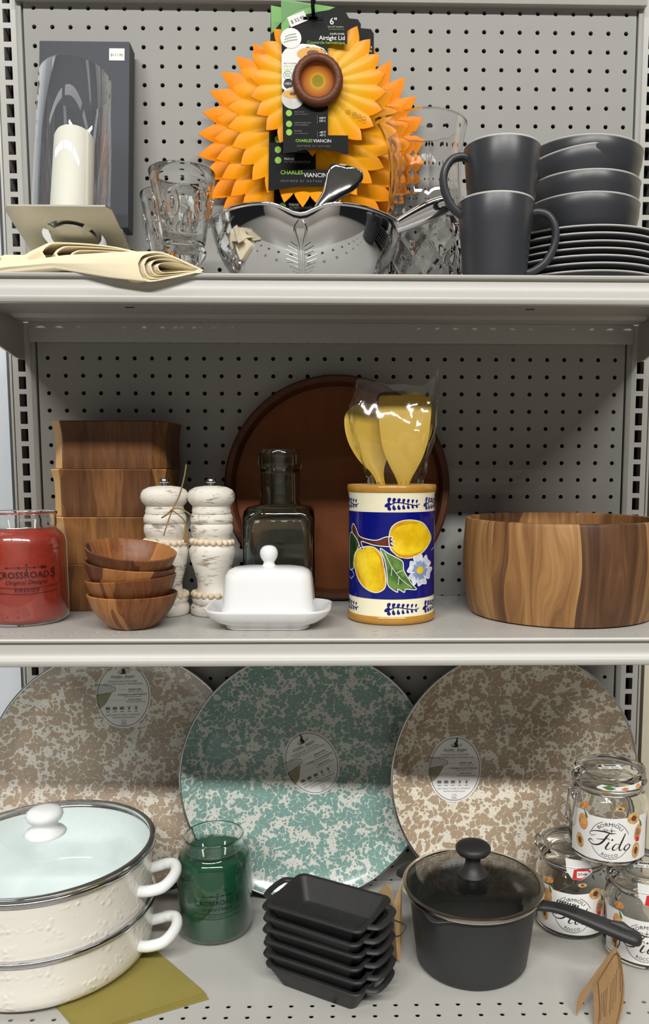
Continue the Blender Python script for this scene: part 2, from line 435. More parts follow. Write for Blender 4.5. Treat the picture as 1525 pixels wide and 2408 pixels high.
LIP = [(0, 0), (.0022, -.0006), (.003, -.0022), (.0024, -.0042), (-.0012, -.0056), (-.0012, -.0072), (.0002, -.014), (.0018, -.0215), (.0042, -.0238), (.0052, -.0262), (.0054, -.0292), (.0040, -.0318), (.0012, -.0330), (-.003, -.0326), (-.006, -.0300),
       (-.0048, -.0302), (-.0030, -.0312), (.0008, -.0316), (.0030, -.0305), (.0040, -.0288), (.0038, -.0264), (.003, -.0250), (.0006, -.0226), (-.0012, -.0142), (-.0026, -.0074), (-.0026, -.0054), (-.0010, -.0030), (0, -.0012)]
def make_shelf(label, z, depth, rows, back_rows, lx):
    t = thing('metal_shelf', label, 'shelf', (0, 0, z), group='grey steel shelves of the unit')
    hx = [-.4191+.0428-.0254*1+i*P_ for i in range(-1, 34)]
    hx = [x for x in hx if abs(x) < .44]
    y_front, y_back = -depth, -.0015
    pieces = sorted(rows+back_rows)
    # perforated deck: strips with holes, plain sheet between
    bm = bmesh.new(); edges = [y_front]
    for yc in pieces: edges += [yc-.0095, yc+.0095]
    edges.append(y_back)
    def sheet(a, b):
        for zz, fl in ((0, 1), (-.0014, 0)):
            vs = [bm.verts.new(p) for p in ((-.4565, a, zz), (.4565, a, zz), (.4565, b, zz), (-.4565, b, zz))]
            bm.faces.new(vs if fl else list(reversed(vs)))
    for i in range(0, len(edges), 2):
        if edges[i+1]-edges[i] > 1e-4: sheet(edges[i], edges[i+1])
    for yc in pieces:
        b2 = perforated(-.4565, .4565, -.0095, .0095, hx, [0], .019, .0030, .0030, 0, .0014, 'round', 10)
        # cells are .019 high; widen pitch in x with flat fill
        me = bpy.data.meshes.new('tmp'); b2.to_mesh(me); b2.free()
        b3 = bmesh.new(); b3.from_mesh(me); bpy.data.meshes.remove(me)
        for v in b3.verts: x, y, q = v.co; v.co = (x, yc+q, -y)
        mp = {v: bm.verts.new(v.co) for v in b3.verts}
        for f in b3.faces:
            try: bm.faces.new([mp[v] for v in f.verts])
            except ValueError: pass
        b3.free()
        for i in range(len(hx)-1):      # strips between the hole cells
            a, b = hx[i]+.0095, hx[i+1]-.0095
            for zz, fl in ((0, 1), (-.0014, 0)):
                vs = [bm.verts.new(p) for p in ((a, yc-.0095, zz), (b, yc-.0095, zz), (b, yc+.0095, zz), (a, yc+.0095, zz))]
                bm.faces.new(vs if fl else list(reversed(vs)))
    part('perforated_deck', bm, M['shelf'], t, None)
    lip = rings(bmesh.new(), [[(x, -depth-yy, zz) for yy, zz in LIP] for x in (-lx, lx)], True, True, True)
    bmesh.ops.recalc_face_normals(lip, faces=lip.faces[:])
    part('front_lip', lip, M['shelf'], t, 35)
    part('rear_flange', boxm(-.4435, .4435, -.0040, -.0020, -.0300, -.0015, .0006), M['shelf'], t, None)
    part('stiffener', prism([(-.070, -.0015), (-.062, -.0060), (-.030, -.0060), (-.022, -.0015)], -.440, .440, 'X'), M['shelf'], t, None)
    for x in (-.265, .265):
        part('hook_slot_shade', prism([(-.006, -.0009), (.006, -.0009), (.006, .0009), (-.006, .0009)], -.0022, -.0015, 'Z', None), M['dark_void'], t, None, loc=(x, -.115, 0))  # no opening cut: a dark slab paints the shade of the slot
    for s in (-1, 1):
        part('bracket', prism([(-.002, -.0016), (-.002, -.0560), (-.030, -.0560), (-depth+.03, -.0180), (-depth+.006, -.0100), (-depth+.006, -.0016)], s*.4525-.0014, s*.4525+.0014, 'X'), M['shelf'], t, None)
    return t
make_shelf('upper grey steel shelf holding the dark mugs and plates', Z1, .298, [-.2635, -.2825], [-.014, -.033], .4575)
make_shelf('middle grey steel shelf holding the lemon crock and wooden bowls', Z2, .298, [-.2635, -.2825], [-.014, -.033], .4575)
make_shelf('bottom grey steel shelf holding the enamel trays and pots', ZD, .345, [-.2924, -.3114], [-.014, -.033], .4575)
kick = part('baseboard_front', boxm(-.4575, .4575, -.33, -.32, 0, .125), M['shelf'], None, None); struct(kick)
# the aisle around: floor, ceiling with tube fixtures, opposite shelf run (they show only as reflections)
M['floor'] = plain('beige_floor_tile', srgb(124, 121, 116), .35, 0, .08, 3)
M['ceiling'] = plain('white_ceiling_tile', srgb(170, 169, 165), .9, 0, .04, 6)
struct(part('floor', boxm(-6, 6, -9, .6, -.05, 0), M['floor'], None, None))
struct(part('ceiling', boxm(-6, 6, -9, .6, 5.3, 5.36), M['ceiling'], None, None))
M['far_goods'] = plain('far_shelf_run', srgb(132, 127, 120), .7, 0, .35, 9)
struct(part('wall_front', boxm(-6, 6, -8.6, -8.5, 0, 2.6), M['far_goods'], None, None))
for (x, y, z, sx, sy) in LAMPS:
    o = part('ceiling_light', rings(bmesh.new(), [[(a*(sx/2+.02)*k, b*(sy/2+.02)*k, h) for a, b in ((-1, -1), (1, -1), (1, 1), (-1, 1))] for k, h in ((1, .0), (1, .03), (.8, .085))], True, False, True), M['ceiling'], None, None, loc=(x, y, z+.004))
    tag(o, '%s ceiling tube light %s' % ('left' if x < -1 else 'right' if x > 1 else 'middle', 'over the far side of the aisle' if y < -2 else 'directly above the shelving'), 'light', 'tube lights over the aisle')
# ================================================================== upper shelf
# ---- grey gift box leaning on the pegboard
M['slate_card'] = plain('slate_cardboard', srgb(74, 77, 84), .75, 0, .06, 60, .1, 500)
t = thing('gift_box', 'tall slate grey cardboard box leaning on the pegboard behind the candle holder', 'box', (-.3395, -.082, Z1+.0005), (-.137, 0, 0))
part('lid', boxm(-.0620, .0620, 0, .0255, .114, .3745, .0018), M['slate_card'], t)
part('tray', boxm(-.0590, .0530, .002, .0235, .0036, .114, .001), M['white_paper'], t)
st = decal('price_sticker', rect2d(-.0105, .0105, -.0085, .0085), M['white_paper'], t, on_plane((.0445, -.0004, .3555), (1, 0, 0), (0, 0, 1)))
decal('lettering', fitted('$111.95', .0165, 0, -.0025), M['grey_ink'], st, on_plane((.0445, -.0006, .3555)))
# ---- hurricane candle holder, tipped back
M['brushed'] = plain('brushed_nickel', srgb(176, 176, 172), .30, 1.0, .12, 14)
M['clear_thin'] = thin_glass('clear_glass_wall', (.975, .982, .982, 1), .85, .01, .03, 4.0)
M['wax_white'] = plain('ivory_wax', srgb(238, 236, 222), .5, 0, .03, 50, .5, 45, Subsurface_Weight=.25, Subsurface_Radius=(.01, .009, .007))
th = math.radians(20)
t = thing('candle_holder', 'tipped-back hurricane candle holder with square metal base and clear glass cylinder', 'candle holder', (-.3040, -.2035, 1.0855), (-th, 0, 0))
bm = bmesh.new()
S = .0605; NR = 64
def sq(a):
    c, s = math.cos(a), math.sin(a); k = 1/max(abs(c), abs(s)); return (S*c*k, S*s*k)
for i in range(NR):
    a0, a1 = 2*PI*i/NR+PI/NR, 2*PI*(i+1)/NR+PI/NR
    r2_, r1_ = .0365, .0262
    bm.faces.new([bm.verts.new((x, y, 0)) for x, y in (sq(a0), sq(a1), (r2_*math.cos(a1), r2_*math.sin(a1)), (r2_*math.cos(a0), r2_*math.sin(a0)))])
    am = math.degrees((a0+a1)/2) % 90
    if 36 < am < 54:
        bm.faces.new([bm.verts.new((r*math.cos(a), r*math.sin(a), 0)) for r, a in ((r2_, a0), (r2_, a1), (r1_, a1), (r1_, a0))])
    bm.faces.new([bm.verts.new((r*math.cos(a), r*math.sin(a), -.002 if r < .02 else 0)) for r, a in ((r1_, a0), (r1_, a1), (.018, a1), (.018, a0))])
    bm.faces.new([bm.verts.new((0, 0, -.0025))]+[bm.verts.new((.018*math.cos(a), .018*math.sin(a), -.002)) for a in (a0, a1)])
bmesh.ops.remove_doubles(bm, verts=bm.verts[:], dist=1e-6)
bmesh.ops.recalc_face_normals(bm, faces=bm.faces[:])
bmesh.ops.solidify(bm, geom=bm.faces[:], thickness=.0022)
part('base_plate', bm, M['brushed'], t, 35)
part('candle_cup', lathe([(0, .0035), (.0265, .0035), (.030, .006), (.030, .018), (.0288, .018), (.0285, .0075), (0, .0065)], 48), M['brushed'], t)
part('glass_cylinder', lathe([(.0425, .0030), (.0447, .0030), (.0450, .12), (.0447, .2235), (.0440, .2245), (.0431, .2235), (.0431, .0038), (.0425, .0030)], 64), M['clear_thin'], t, loc=(-.0050, 0, .0), rot=(0, -.055, 0))
cd = part('pillar_candle', lathe([(0, .0070), (.0250, .0070), (.0246, .05), (.0238, .138), (.0222, .1425), (.018, .1415), (0, .1395)], 40), M['wax_white'], t, loc=(-.0050, 0, 0), rot=(0, -.05, 0))
part('wick', tube([(0, 0, .139), (.0005, 0, .144), (.001, .0005, .148)], .0009, 6), M['white_paper'], cd)
# ---- cream napkin, rolled folds over the shelf edge
def cloth(name, col, bscale=1400):
    q = NT(name); v = q.coord()
    wv = q.noise(q.mapping(v, (1, 1, 1)), bscale, 2); lo = q.noise(v, 25, 3)
    q.bump(q.math('ADD', q.math('MULTIPLY', wv, .5), lo), .25, .0009)
    return q.done(q.mix(lo, tuple(c*.93 for c in col[:3])+(1,), tuple(min(1, c*1.05) for c in col[:3])+(1,)), .85, 0, Sheen_Weight=.2)
M['cream_cloth'] = cloth('cream_cotton', srgb(246, 233, 200))
t = thing('cream_napkin', 'cream cotton napkin folded in rolls, hanging over the upper shelf edge', 'napkin', (-.26, -.27, Z1), (0, 0, 0))
def fold_loop(x0, x1, zc, zt, zb, zr, y, n=12, skew=0):
    """closed U outline: round bend at x0, layers running to a tip at x1"""
    top = spline([(x0, zc), (x0+.006, zt-.004), (x0+.022, zt), (x0+(x1-x0)*.55, zt-.004), (x1, zr+.0012)], 5)
    bot = spline([(x1, zr-.0012), (x0+(x1-x0)*.5, (zb+zr)/2-.003), (x0+.012, zb), (x0+.003, zb+.005), (x0, zc)], 5)
    pts = [(p.x, p.y) for p in top]+[(p.x, p.y) for p in bot][:-1]
    return [Vector((x+.26, y+.27+skew*(x-x0), z-Z1)) for x, z in pts]
def roll(name, E, Ls, n_in, depth_dir):
    """outer rolled sheet from the open end E through loops Ls, plus nested inner layers"""
    rs = [E]+Ls
    bm = rings(bmesh.new(), rs, True, False, True)
    c0 = sum(E, Vector())/len(E)
    inner = [c0+(p-c0)*.90 for p in E]; back = [p+depth_dir*.03 for p in inner]
    rings(bm, [E, inner, back], True, False, False)
    bmesh.ops.remove_doubles(bm, verts=bm.verts[:], dist=1e-6)
    bmesh.ops.recalc_face_normals(bm, faces=bm.faces[:])
    o = part(name, bm, M['cream_cloth'], t, 60)
    N = len(E); tipi = max(range(N), key=lambda i: E[i].x)
    for k in range(1, n_in+1):
        s = 1-k*.62/n_in
        c = c0.lerp(E[tipi], .35*k/n_in)
        loop = [c+Vector(((p-c0).x*(1-.10*k), (p-c0).y, (p-c0).z*(1-.78*k/(n_in+.6)))) for p in E]
        thin = [c+(p-c)*.93-Vector((0, 0, 0)) for p in loop]
        b2 = rings(bmesh.new(), [[p+depth_dir*.0006*k for p in loop], [p+depth_dir*.0006*k for p in thin], [p+depth_dir*.03 for p in thin]], True, False, False)
        rings(b2, [[p+depth_dir*.0006*k for p in loop], [p+depth_dir*.03 for p in loop]], True)
        bmesh.ops.remove_doubles(b2, verts=b2.verts[:], dist=1e-6)
        part('layer', b2, M['cream_cloth'], t, 60)
    return o
EA = fold_loop(-.322, -.165, .0+1.052, 1.0625, 1.0425, 1.0400, -.272, skew=.05)
LA = [fold_loop(-.352, -.19, 1.049, 1.0605, 1.040, 1.042, -.245, skew=.05), fold_loop(-.372, -.22, 1.046, 1.052, 1.038, 1.041, -.225, skew=.05), fold_loop(-.398, -.25, 1.043, 1.046, 1.037, 1.040, -.20, skew=.05)]
roll('rolled_fold', EA, LA, 3, Vector((-.5, .86, 0)))
EB = fold_loop(-.203, -.134, 1.030, 1.0435, 1.0112, 1.0255, -.3125, skew=.15)
LB = [fold_loop(-.240, -.15, 1.0305, 1.0435, 1.0150, 1.0285, -.3095, skew=.15), fold_loop(-.300, -.17, 1.033, 1.0425, 1.0262, 1.0325, -.298, skew=.12), fold_loop(-.358, -.20, 1.034, 1.0412, 1.0270, 1.0330, -.275, skew=.1), fold_loop(-.405, -.24, 1.034, 1.0380, 1.0275, 1.0335, -.25, skew=.05)]
roll('rolled_fold', EB, LB, 3, Vector((-.8, .6, 0)))
pad = prism(rrect(.17, .12, .012), 0.0005, .030, 'Z')
warp(pad, lambda v: Vector((v.x*(1-.25*v.z/.03), v.y, v.z)))
bmesh.ops.bevel(pad, geom=pad.edges[:], offset=.004, segments=2, affect='EDGES')
part('folded_layers', pad, M['cream_cloth'], t, 60, loc=(-.055, .075, 0))
part('folded_layers', prism(rrect(.17, .06, .01), .0005, .0085, 'Z'), M['cream_cloth'], t, 40, loc=(.035, .028, 0))
# ---- pressed glass goblets with oval medallions
M['clear'] = real_glass('clear_pressed_glass', (.985, .992, .99, 1), 1.48)
prof_out = [(0, 0), (.030, 0), (.0315, .002), (.030, .005), (.016, .009), (.0105, .014), (.0095, .022), (.0120, .031), (.020, .036), (.0262, .044), (.0272, .050), (.0245, .0555), (.0262, .060), (.0280, .072), (.0305, .090), (.0335, .108), (.0365, .125), (.0398, .1405)]
prof_in = [(.0392, .1418), (.0380, .1408), (.0350, .125), (.0318, .108), (.0285, .090), (.0255, .074), (.0230, .062), (.015, .0545), (0, .0525)]
def goblet(label, x, y):
    t = thing('goblet', label, 'glass', (x, y, Z1+.0005), (0, 0, .35), 'pressed glass goblets')
    rf = lambda a, z: 1+(.022*abs(math.cos(4*a))*max(0, min(1, (z-.055)/.02))*max(0, min(1, (.128-z)/.02)))
    n = 72; bm = lathe(prof_out+prof_in, n, rf=lambda a, z: rf(a, z))
    part('bowl_and_foot', bm, M['clear'], t, 60)
    for k in range(6):
        a0 = 2*PI*k/6; loop = []
        for i in range(20):
            q = 2*PI*i/20; z = .098+.017*math.sin(q); r = .0314+(z-.090)*.18+.0010
            aa = a0+.0085*math.cos(q)/r
            loop.append((r*math.cos(aa), r*math.sin(aa), z))
        part('medallion', tube(loop, .0011, 6, closed=True), M['clear'], t, 60)
        c = (.0335*math.cos(a0), .0335*math.sin(a0))
        b = bmesh.new(); bmesh.ops.create_uvsphere(b, u_segments=8, v_segments=6, radius=.0042)
        warp(b, lambda v: Vector((v.x*.45*math.cos(a0)-v.y*.7*math.sin(a0)+c[0]*.985, v.x*.45*math.sin(a0)+v.y*.7*math.cos(a0)+c[1]*.985, v.z*1.9+.098)))
        part('bee_relief', b, M['clear'], t, 60)
    return t
goblet('clear pressed glass goblet standing in front, beside the polished apple bowl', -.1765, -.192)
goblet('clear pressed glass goblet half hidden behind the front goblet', -.2090, -.108)
# ---- sunflower silicone lids on a peg hook
def petal_mat(name):
    q = NT(name); s = q.n('ShaderNodeSeparateXYZ', Vector=q.coord())
    r = q.math('SQRT', q.math('ADD', q.math('POWER', s.outputs[0], 2.0), q.math('POWER', s.outputs[2], 2.0)))
    rr = q.n('ShaderNodeMapRange', Value=r, i1=.0, i2=.16).outputs[0]
    rr = q.math('ADD', rr, q.math('MULTIPLY', q.math('SUBTRACT', q.noise(q.coord(), 30), .5), .05))
    return q, rr
q, rr = petal_mat('sunflower_silicone_small')
M['petal_s'] = q.done(q.ramp(rr, [(.0, srgb(222, 166, 30)), (.30, srgb(238, 180, 40)), (.44, srgb(246, 168, 12)), (.53, srgb(250, 152, 0))]), .32, 0, Specular_IOR_Level=.18)
q, rr = petal_mat('sunflower_silicone_large')
M['petal_l'] = q.done(q.ramp(rr, [(.0, srgb(224, 158, 16)), (.50, srgb(244, 170, 14)), (.68, srgb(250, 158, 0)), (.85, srgb(252, 146, 0))]), .38, 0, Specular_IOR_Level=.15)
M['brown_sil'] = plain('brown_silicone', srgb(104, 58, 38), .42, 0, .25, 420, .6, 420, Specular_IOR_Level=.3)
q = NT('seed_disc'); s = q.n('ShaderNodeSeparateXYZ', Vector=q.coord())
r = q.math('MULTIPLY', q.math('SQRT', q.math('ADD', q.math('POWER', s.outputs[0], 2.0), q.math('POWER', s.outputs[2], 2.0))), 40.0)
M['seed'] = q.done(q.ramp(r, [(.0, srgb(146, 130, 30)), (.28, srgb(152, 132, 26)), (.34, srgb(208, 160, 20)), (.46, srgb(190, 122, 30)), (.72, srgb(166, 92, 32)), (.92, srgb(132, 66, 28))]), .5, 0, Specular_IOR_Level=.15)
M['card_black'] = plain('black_card', srgb(15, 16, 18), .5, 0, .05, 50, Specular_IOR_Level=.15)
M['card_green'] = plain('leaf_green_print', srgb(92, 164, 62), .4, 0, .25, 25)
M['print_white'] = plain('white_print', srgb(235, 236, 236), .5, 0, .02)
M['print_green'] = plain('lime_print', srgb(140, 198, 64), .5, 0, .04)
M['print_orange'] = plain('orange_print', srgb(226, 168, 66), .5, 0, .1)
M['print_brown'] = plain('brown_print', srgb(110, 62, 40), .5, 0, .1)
def petal_disc(R, npet, mat, parent, seed):
    rnd = random.Random(seed); per = 8; n = npet*per
    fr = [.0, .12, .25, .4, .55, .7, .8, .88, .94, 1.0]
    jit = [rnd.uniform(.97, 1.02) for _ in range(npet)]
    rows = []
    for f_ in fr:
        row = []
        for i in range(n):
            k, ph = i//per, (i % per)/per
            tri = 1-abs(2*ph-1)               # 0 at notch, 1 at the tip
            edge = R*(.855+.145*(tri**.95)*jit[k])
            edge = min(edge, R*1.01)
            rr = f_*edge if f_ < .8 else f_*edge
            a = 2*PI*(i+.0)/n+.11*tri*f_*0+.05*math.sin(seed)
            a += .035*f_**3*(tri)
            y = -.0045*math.cos(f_*PI*.5)-.00045*math.sin(PI*tri*.5)*max(0, f_-.25)*1.2
            if f_ > .9: y -= .0012*(f_-.9)*10*tri
            row.append((rr*math.cos(a), y, rr*math.sin(a)))
        rows.append(row)
    bm = rings(bmesh.new(), [list(reversed(r)) for r in rows[1:]], True)
    c = bm.verts.new((0, rows[1][0][1], 0)); bm.verts.ensure_lookup_table()
    for i in range(n): bm.faces.new((bm.verts[i], bm.verts[(i+1) % n], c))
    bmesh.ops.recalc_face_normals(bm, faces=bm.faces[:])
    bmesh.ops.solidify(bm, geom=bm.faces[:], thickness=.0022)
    return part('petal_disc', bm, mat, parent, 50)
def lid(label, x, y, z, R, npet, mat, seed, card):
    """card: (x0, x1, ztop, zbot) relative to the lid centre"""
    t = thing('sunflower_lid', label, 'lid', (x, y, z), (0, 0, 0), 'sunflower lids on the peg hook')
    petal_disc(R, npet, mat, t, seed)
    # knob: brown beaded ring with a shallow seed dish (turned towards the aisle)
    kp = [(.014, .002), (.024, .003), (.031, .006), (.0345, .0105), (.0345, .0150), (.0320, .0185), (.0275, .0195), (.0235, .0180), (.0225, .0150)]
    to_y = lambda v: Vector((v.x, -v.z-.003, v.y))
    ks = min(1.0, .6+R*4.4)
    kb = lathe(kp, 48, rf=lambda a, z: 1+.012*math.sin(a*22)); warp(kb, to_y); kb = warp(kb, lambda v: Vector((v.x*.96, v.y, v.z*.96)))
    bmesh.ops.recalc_face_normals(kb, faces=kb.faces[:])
    kn = part('knob', kb, M['brown_sil'], t, 60)
    db = lathe([(.0228, .0152), (.0205, .0128), (.014, .0112), (0, .0108)], 48); warp(db, to_y); bmesh.ops.reverse_faces(db, faces=db.faces[:])
    part('seed_dish', db, M['seed'], kn, 60)
    return t
def icon_row(parent, x, z, y, w, words):
    decal('icon', ell2d(x, z, w, w, n=20), M['print_green'], parent, on_plane((0, y-.0003, 0)))
    for k, s in enumerate(words):
        decal('lettering', fitted(s, w*.50*len(s), x+w*1.9+w*.25*len(s), z+w*.10-w*.85*k), M['grey_ink'] if k else M['print_white'], parent, on_plane((0, y-.0003, 0)))
# front lid and its card
t4 = lid('smallest sunflower airtight lid hanging in front, knob uncovered', -.0164, -.088, 1.3133, .0898, 24, M['petal_s'], 3, None)
yc = -.0115
cardV = [(-.0470, .1010), (.0330, .0905), (.0385, .0830), (.0385, .0470), (.0130, .0500), (.0130, -.0665), (.0395, -.0665), (.0400, -.0900), (.0330, -.0895), (.0230, -.0868), (.0095, -.0845), (-.0060, -.0845), (-.0200, -.0855), (-.0320, -.0880), (-.0460, -.0900)]
card = part('hang_card', prism(cardV, yc-.0004, yc, 'Y'), M['card_black'], t4, None)
pl = lambda k=0: on_plane((0, yc-.0007-.0002*k, 0))
decal('green_print', poly2d([(-.0469, .1008), (.0230, .0916), (.0150, .0880), (.0020, .0860), (-.0120, .0830), (-.0250, .0790), (-.0340, .0720), (-.0400, .0600), (-.0469, .0440)]), M['card_green'], card, pl())
decal('green_print', poly2d([(-.0469, .0700), (-.0380, .0800), (-.0250, .0880), (-.0050, .0930), (-.0469, .0985)]), plain('dark_green_print', srgb(70, 138, 52), .4), card, pl(1))
decal('hang_slot', join2d(rect2d(-.0185, .0075, .0755, .0795), ell2d(-.0055, .0790, .006, .0045)), M['dark_void'], card, pl(2))
stk = decal('price_sticker', mv(poly2d([(-.0118, -.0065), (.0118, -.0065), (.0118, .0065), (-.0118, .0065)]), -.0260, .0765, .38), M['white_paper'], card, pl(2))
decal('lettering', mv(fitted('$ 52.95', .018, 0, -.003), -.0260, .0765, .38), M['ink'], stk, pl(3))
decal('lettering', fitted('6"', .0090, .0205, .0705, offset=.01), M['print_white'], card, pl(1))
decal('lettering', fitted('Up to 5.5" containers', .0200, .0235, .0670), M['print_white'], card, pl(1))
decal('lettering', fitted('Pour récipients jusqu\'à 14 cm', .0200, .0245, .0642), M['print_green'], card, pl(1))
decal('lettering', fitted('SUNFLOWER', .0190, .0255, .0578), M['print_white'], card, pl(1))
decal('lettering', fitted('Airtight Lid', .0335, .0185, .0515, offset=.012), M['print_white'], card, pl(1))
decal('lettering', fitted('Couvercle hermétique', .0490, .0110, .0465), M['print_green'], card, pl(1))
decal('white_print', poly2d([(-.0469, .0330), (-.0420, .0395), (-.0340, .0440), (-.0200, .0465), (-.0040, .0455), (.0080, .0410), (.0128, .0350), (.0128, -.002), (.005, -.018), (-.015, -.024), (-.0330, -.0200), (-.0469, -.0080)]), M['print_white'], card, pl())
pic = decal('round_picture', ell2d(-.0345, .0530, .0135, .0125), M['print_white'], card, pl(2))
decal('grass_print', join2d(*[stroke([(-.044+.001*k, .0475+.0035*k), (-.036, .050+.0035*k), (-.026-.001*k, .0515+.0035*k)], .0012) for k in range(3)]), plain('sage_print', srgb(150, 172, 140), .5), pic, pl(3))
pic = decal('lid_picture', poly2d([(-.0080+(.0180+.0016*(i % 2))*math.cos(i*PI/24), .0340+(.0078+.0012*(i % 2))*math.sin(i*PI/24)) for i in range(48)]), M['print_orange'], card, pl(1))
decal('knob_print', ell2d(-.0060, .0350, .0080, .0038, n=24), M['print_brown'], pic, pl(2))
pic = decal('round_picture', ell2d(-.0330, -.0210, .0145, .0135), plain('grey_photo_print', srgb(176, 176, 172), .4, .3, .3, 90), card, pl(2))
decal('lid_print', ell2d(-.0330, -.0160, .0125, .0050, n=24), M['print_orange'], pic, pl(3)); decal('knob_print', ell2d(-.0330, -.0155, .0042, .0020, n=16), M['print_brown'], pic, pl(4))
for k, s in enumerate(('Say no to plastic wrap', 'Dites non à l\'usage', 'du film alimentaire')):
    decal('lettering', fitted(s, .00105*len(s), -.0440+.000525*len(s), .0215-.0035*k), M['ink'] if k == 0 else M['print_green'], card, pl(1))
decal('badge', join2d(ring2d(-.0390, .0075, .0058, .0058, .0008), fitted('BPA', .0065, -.039, .0080), fitted('FREE', .0065, -.039, .0052)), plain('sage_badge', srgb(120, 160, 110), .5), card, pl(1))
bd = decal('badge', ell2d(-.0385, -.0030, .0062, .0062, n=24), M['ink'], card, pl(1)); decal('lettering', fitted('100%', .009, -.0385, -.0045), M['print_white'], bd, pl(2))
for k, (a, b, w1, w2) in enumerate((('MICROWAVE', 'OVEN, STOVETOP', '428°F', '220°C'), ('DISHWASHER SAFE', 'LAVE-VAISSELLE', '', ''), ('FREEZER', 'AU CONGÉLATEUR', '-40°F', '-40°C'))):
    z = -.0395-(0, .0135, .0240)[k]
    decal('icon', ell2d(-.0380, z, .0040, .0040, n=20), M['print_green'], card, pl(1))
    decal('lettering', join2d(fitted(a, .00145*len(a), -.0310+.000725*len(a), z+.0008), fitted(b, .00130*len(b), -.0310+.00065*len(b), z-.0020)), M['grey_ink'], card, pl(1))
    if w1: decal('lettering', join2d(fitted(w1, .0085, .0058, z-.001-(.006 if k == 0 else 0)), fitted(w2, .0085, .0058, z-.0045-(.006 if k == 0 else 0))), M['print_white'], card, pl(1))
decal('divider', join2d(rect2d(-.0010, -.0006, -.052, -.042), rect2d(-.0010, -.0006, -.0695, -.062)), M['grey_ink'], card, pl(1))
decal('lettering', fitted('CHARLES', .0220, -.0185, -.0755, offset=.01), M['print_green'], card, pl(1))
decal('lettering', fitted('VIANCIN', .0235, .0052, -.0758), M['print_white'], card, pl(1))
decal('lettering', fitted('INSPIRED BY NATURE', .0440, -.0060, -.0815, spacing=1.5), M['grey_ink'], card, pl(1))
decal('recycling_marks', join2d(*[ring2d(.0480+.0062*k, -.0375-.0028*k, .0027, .0027, .0006, n=20) for k in range(3)], rect2d(.036, .0425, -.0335, -.0328), rect2d(.0365, .043, -.0355, -.0348)), M['print_brown'], t4, on_plane((0, -.0064, 0)))
# the lids behind, each with its own card
def back_lid(label, x, y, z, R, npet, seed, cx0, cx1, ct, cb, gx, big):
    t = thing('sunflower_lid', label, 'lid', (x, y, z), (0, 0, 0), 'sunflower lids on the peg hook')
    petal_disc(R, npet, M['petal_l'], t, seed)
    yy = -.0092
    c = part('hang_card', prism([(cx0+.006, ct), (cx1-.004, ct-.010), (cx1, ct-.016), (cx1, z_cut), (cx0+.062, z_cut-.002), (cx0+.064, cb+.028), (cx1, cb+.026), (cx1, cb), (cx0+.075, cb+.006), (cx0+.04, cb+.006), (cx0, cb)] if (z_cut := ct-.055) else [], yy-.0004, yy, 'Y'), M['card_black'], t, None)
    p = lambda k=0: on_plane((0, yy-.0007-.0002*k, 0))
    decal('green_print', poly2d([(cx0+.0062, ct-.0002), (cx0+.040, ct-.006), (cx0+.02, ct-.02), (cx0+.0062, ct-.036)]), M['card_green'], c, p())
    decal('lettering', join2d(fitted('ers', .007, cx1-.006, ct-.035), fitted('cm', .006, cx1-.006, ct-.040), fitted('ER', .010, cx1-.007, ct-.052)), M['print_white'], c, p())
    if big:
        decal('lettering', fitted('CHARLES', big, cx0+.010+big*.72, cb+.0215, offset=.01), M['print_green'], c, p())
        decal('lettering', fitted('VIANCIN', big*1.05, cx0+.010+big*1.78, cb+.0180), M['print_white'], c, p())
        decal('lettering', fitted('INSPIRED BY NATURE', big*1.85, cx0+.010+big*1.15, cb+.0115, spacing=1.5), M['grey_ink'], c, p())
        for k, wd in enumerate((('FRIDGE', 'AU RÉFRIGÉRATEUR'), ('DISHWASHER SAFE', 'LAVE-VAISSELLE'), ('MICROWAVE', 'OVEN SAFE'))):
            icon_row(c, cx0+.0135, cb+.0395+.0135*k, yy-.0003, .0044, wd)
    else:
        for k, wd in enumerate((('FREEZER', 'AU CONGÉLATEUR'), ('FRIDGE', 'AU RÉFRIGÉRATEUR'))):
            icon_row(c, cx0+.0125, cb+.0170+.0135*k, yy-.0003, .0046, wd)
    return t
back_lid('medium sunflower airtight lid hanging directly behind the smallest lid', -.0248, -.068, 1.2784, .1150, 28, 5, -.0600, .0500, .1400, -.0950, .0, .0300)
back_lid('large sunflower airtight lid hanging second from the pegboard', -.0259, -.050, 1.2569, .1355, 32, 8, -.0540, .0660, .1650, -.1180, .0, 0)
back_lid('largest sunflower airtight lid hanging nearest the pegboard', -.0269, -.030, 1.2560, .1600, 34, 11, -.0580, .0850, .1640, -.1400, .0, 0)
hk = thing('peg_hook', 'dark wire peg hook carrying the sunflower lids', 'hook', (-.0215, 0, 1.4012))
part('hook_wire', tube([(0, .002, .0), (0, -.03, -.004), (0, -.10, -.0065), (0, -.118, -.006), (0, -.122, .002), (0, -.122, .006)], .0024, 10), M['black_metal'], hk)
part('hook_plate', boxm(-.006, .006, -.003, .0, -.012, .04, .001), M['black_metal'], hk)
part('price_arm', tube([(0, -.001, .02), (0, -.06, .021), (0, -.135, .021)], .0022, 8), M['black_metal'], hk)
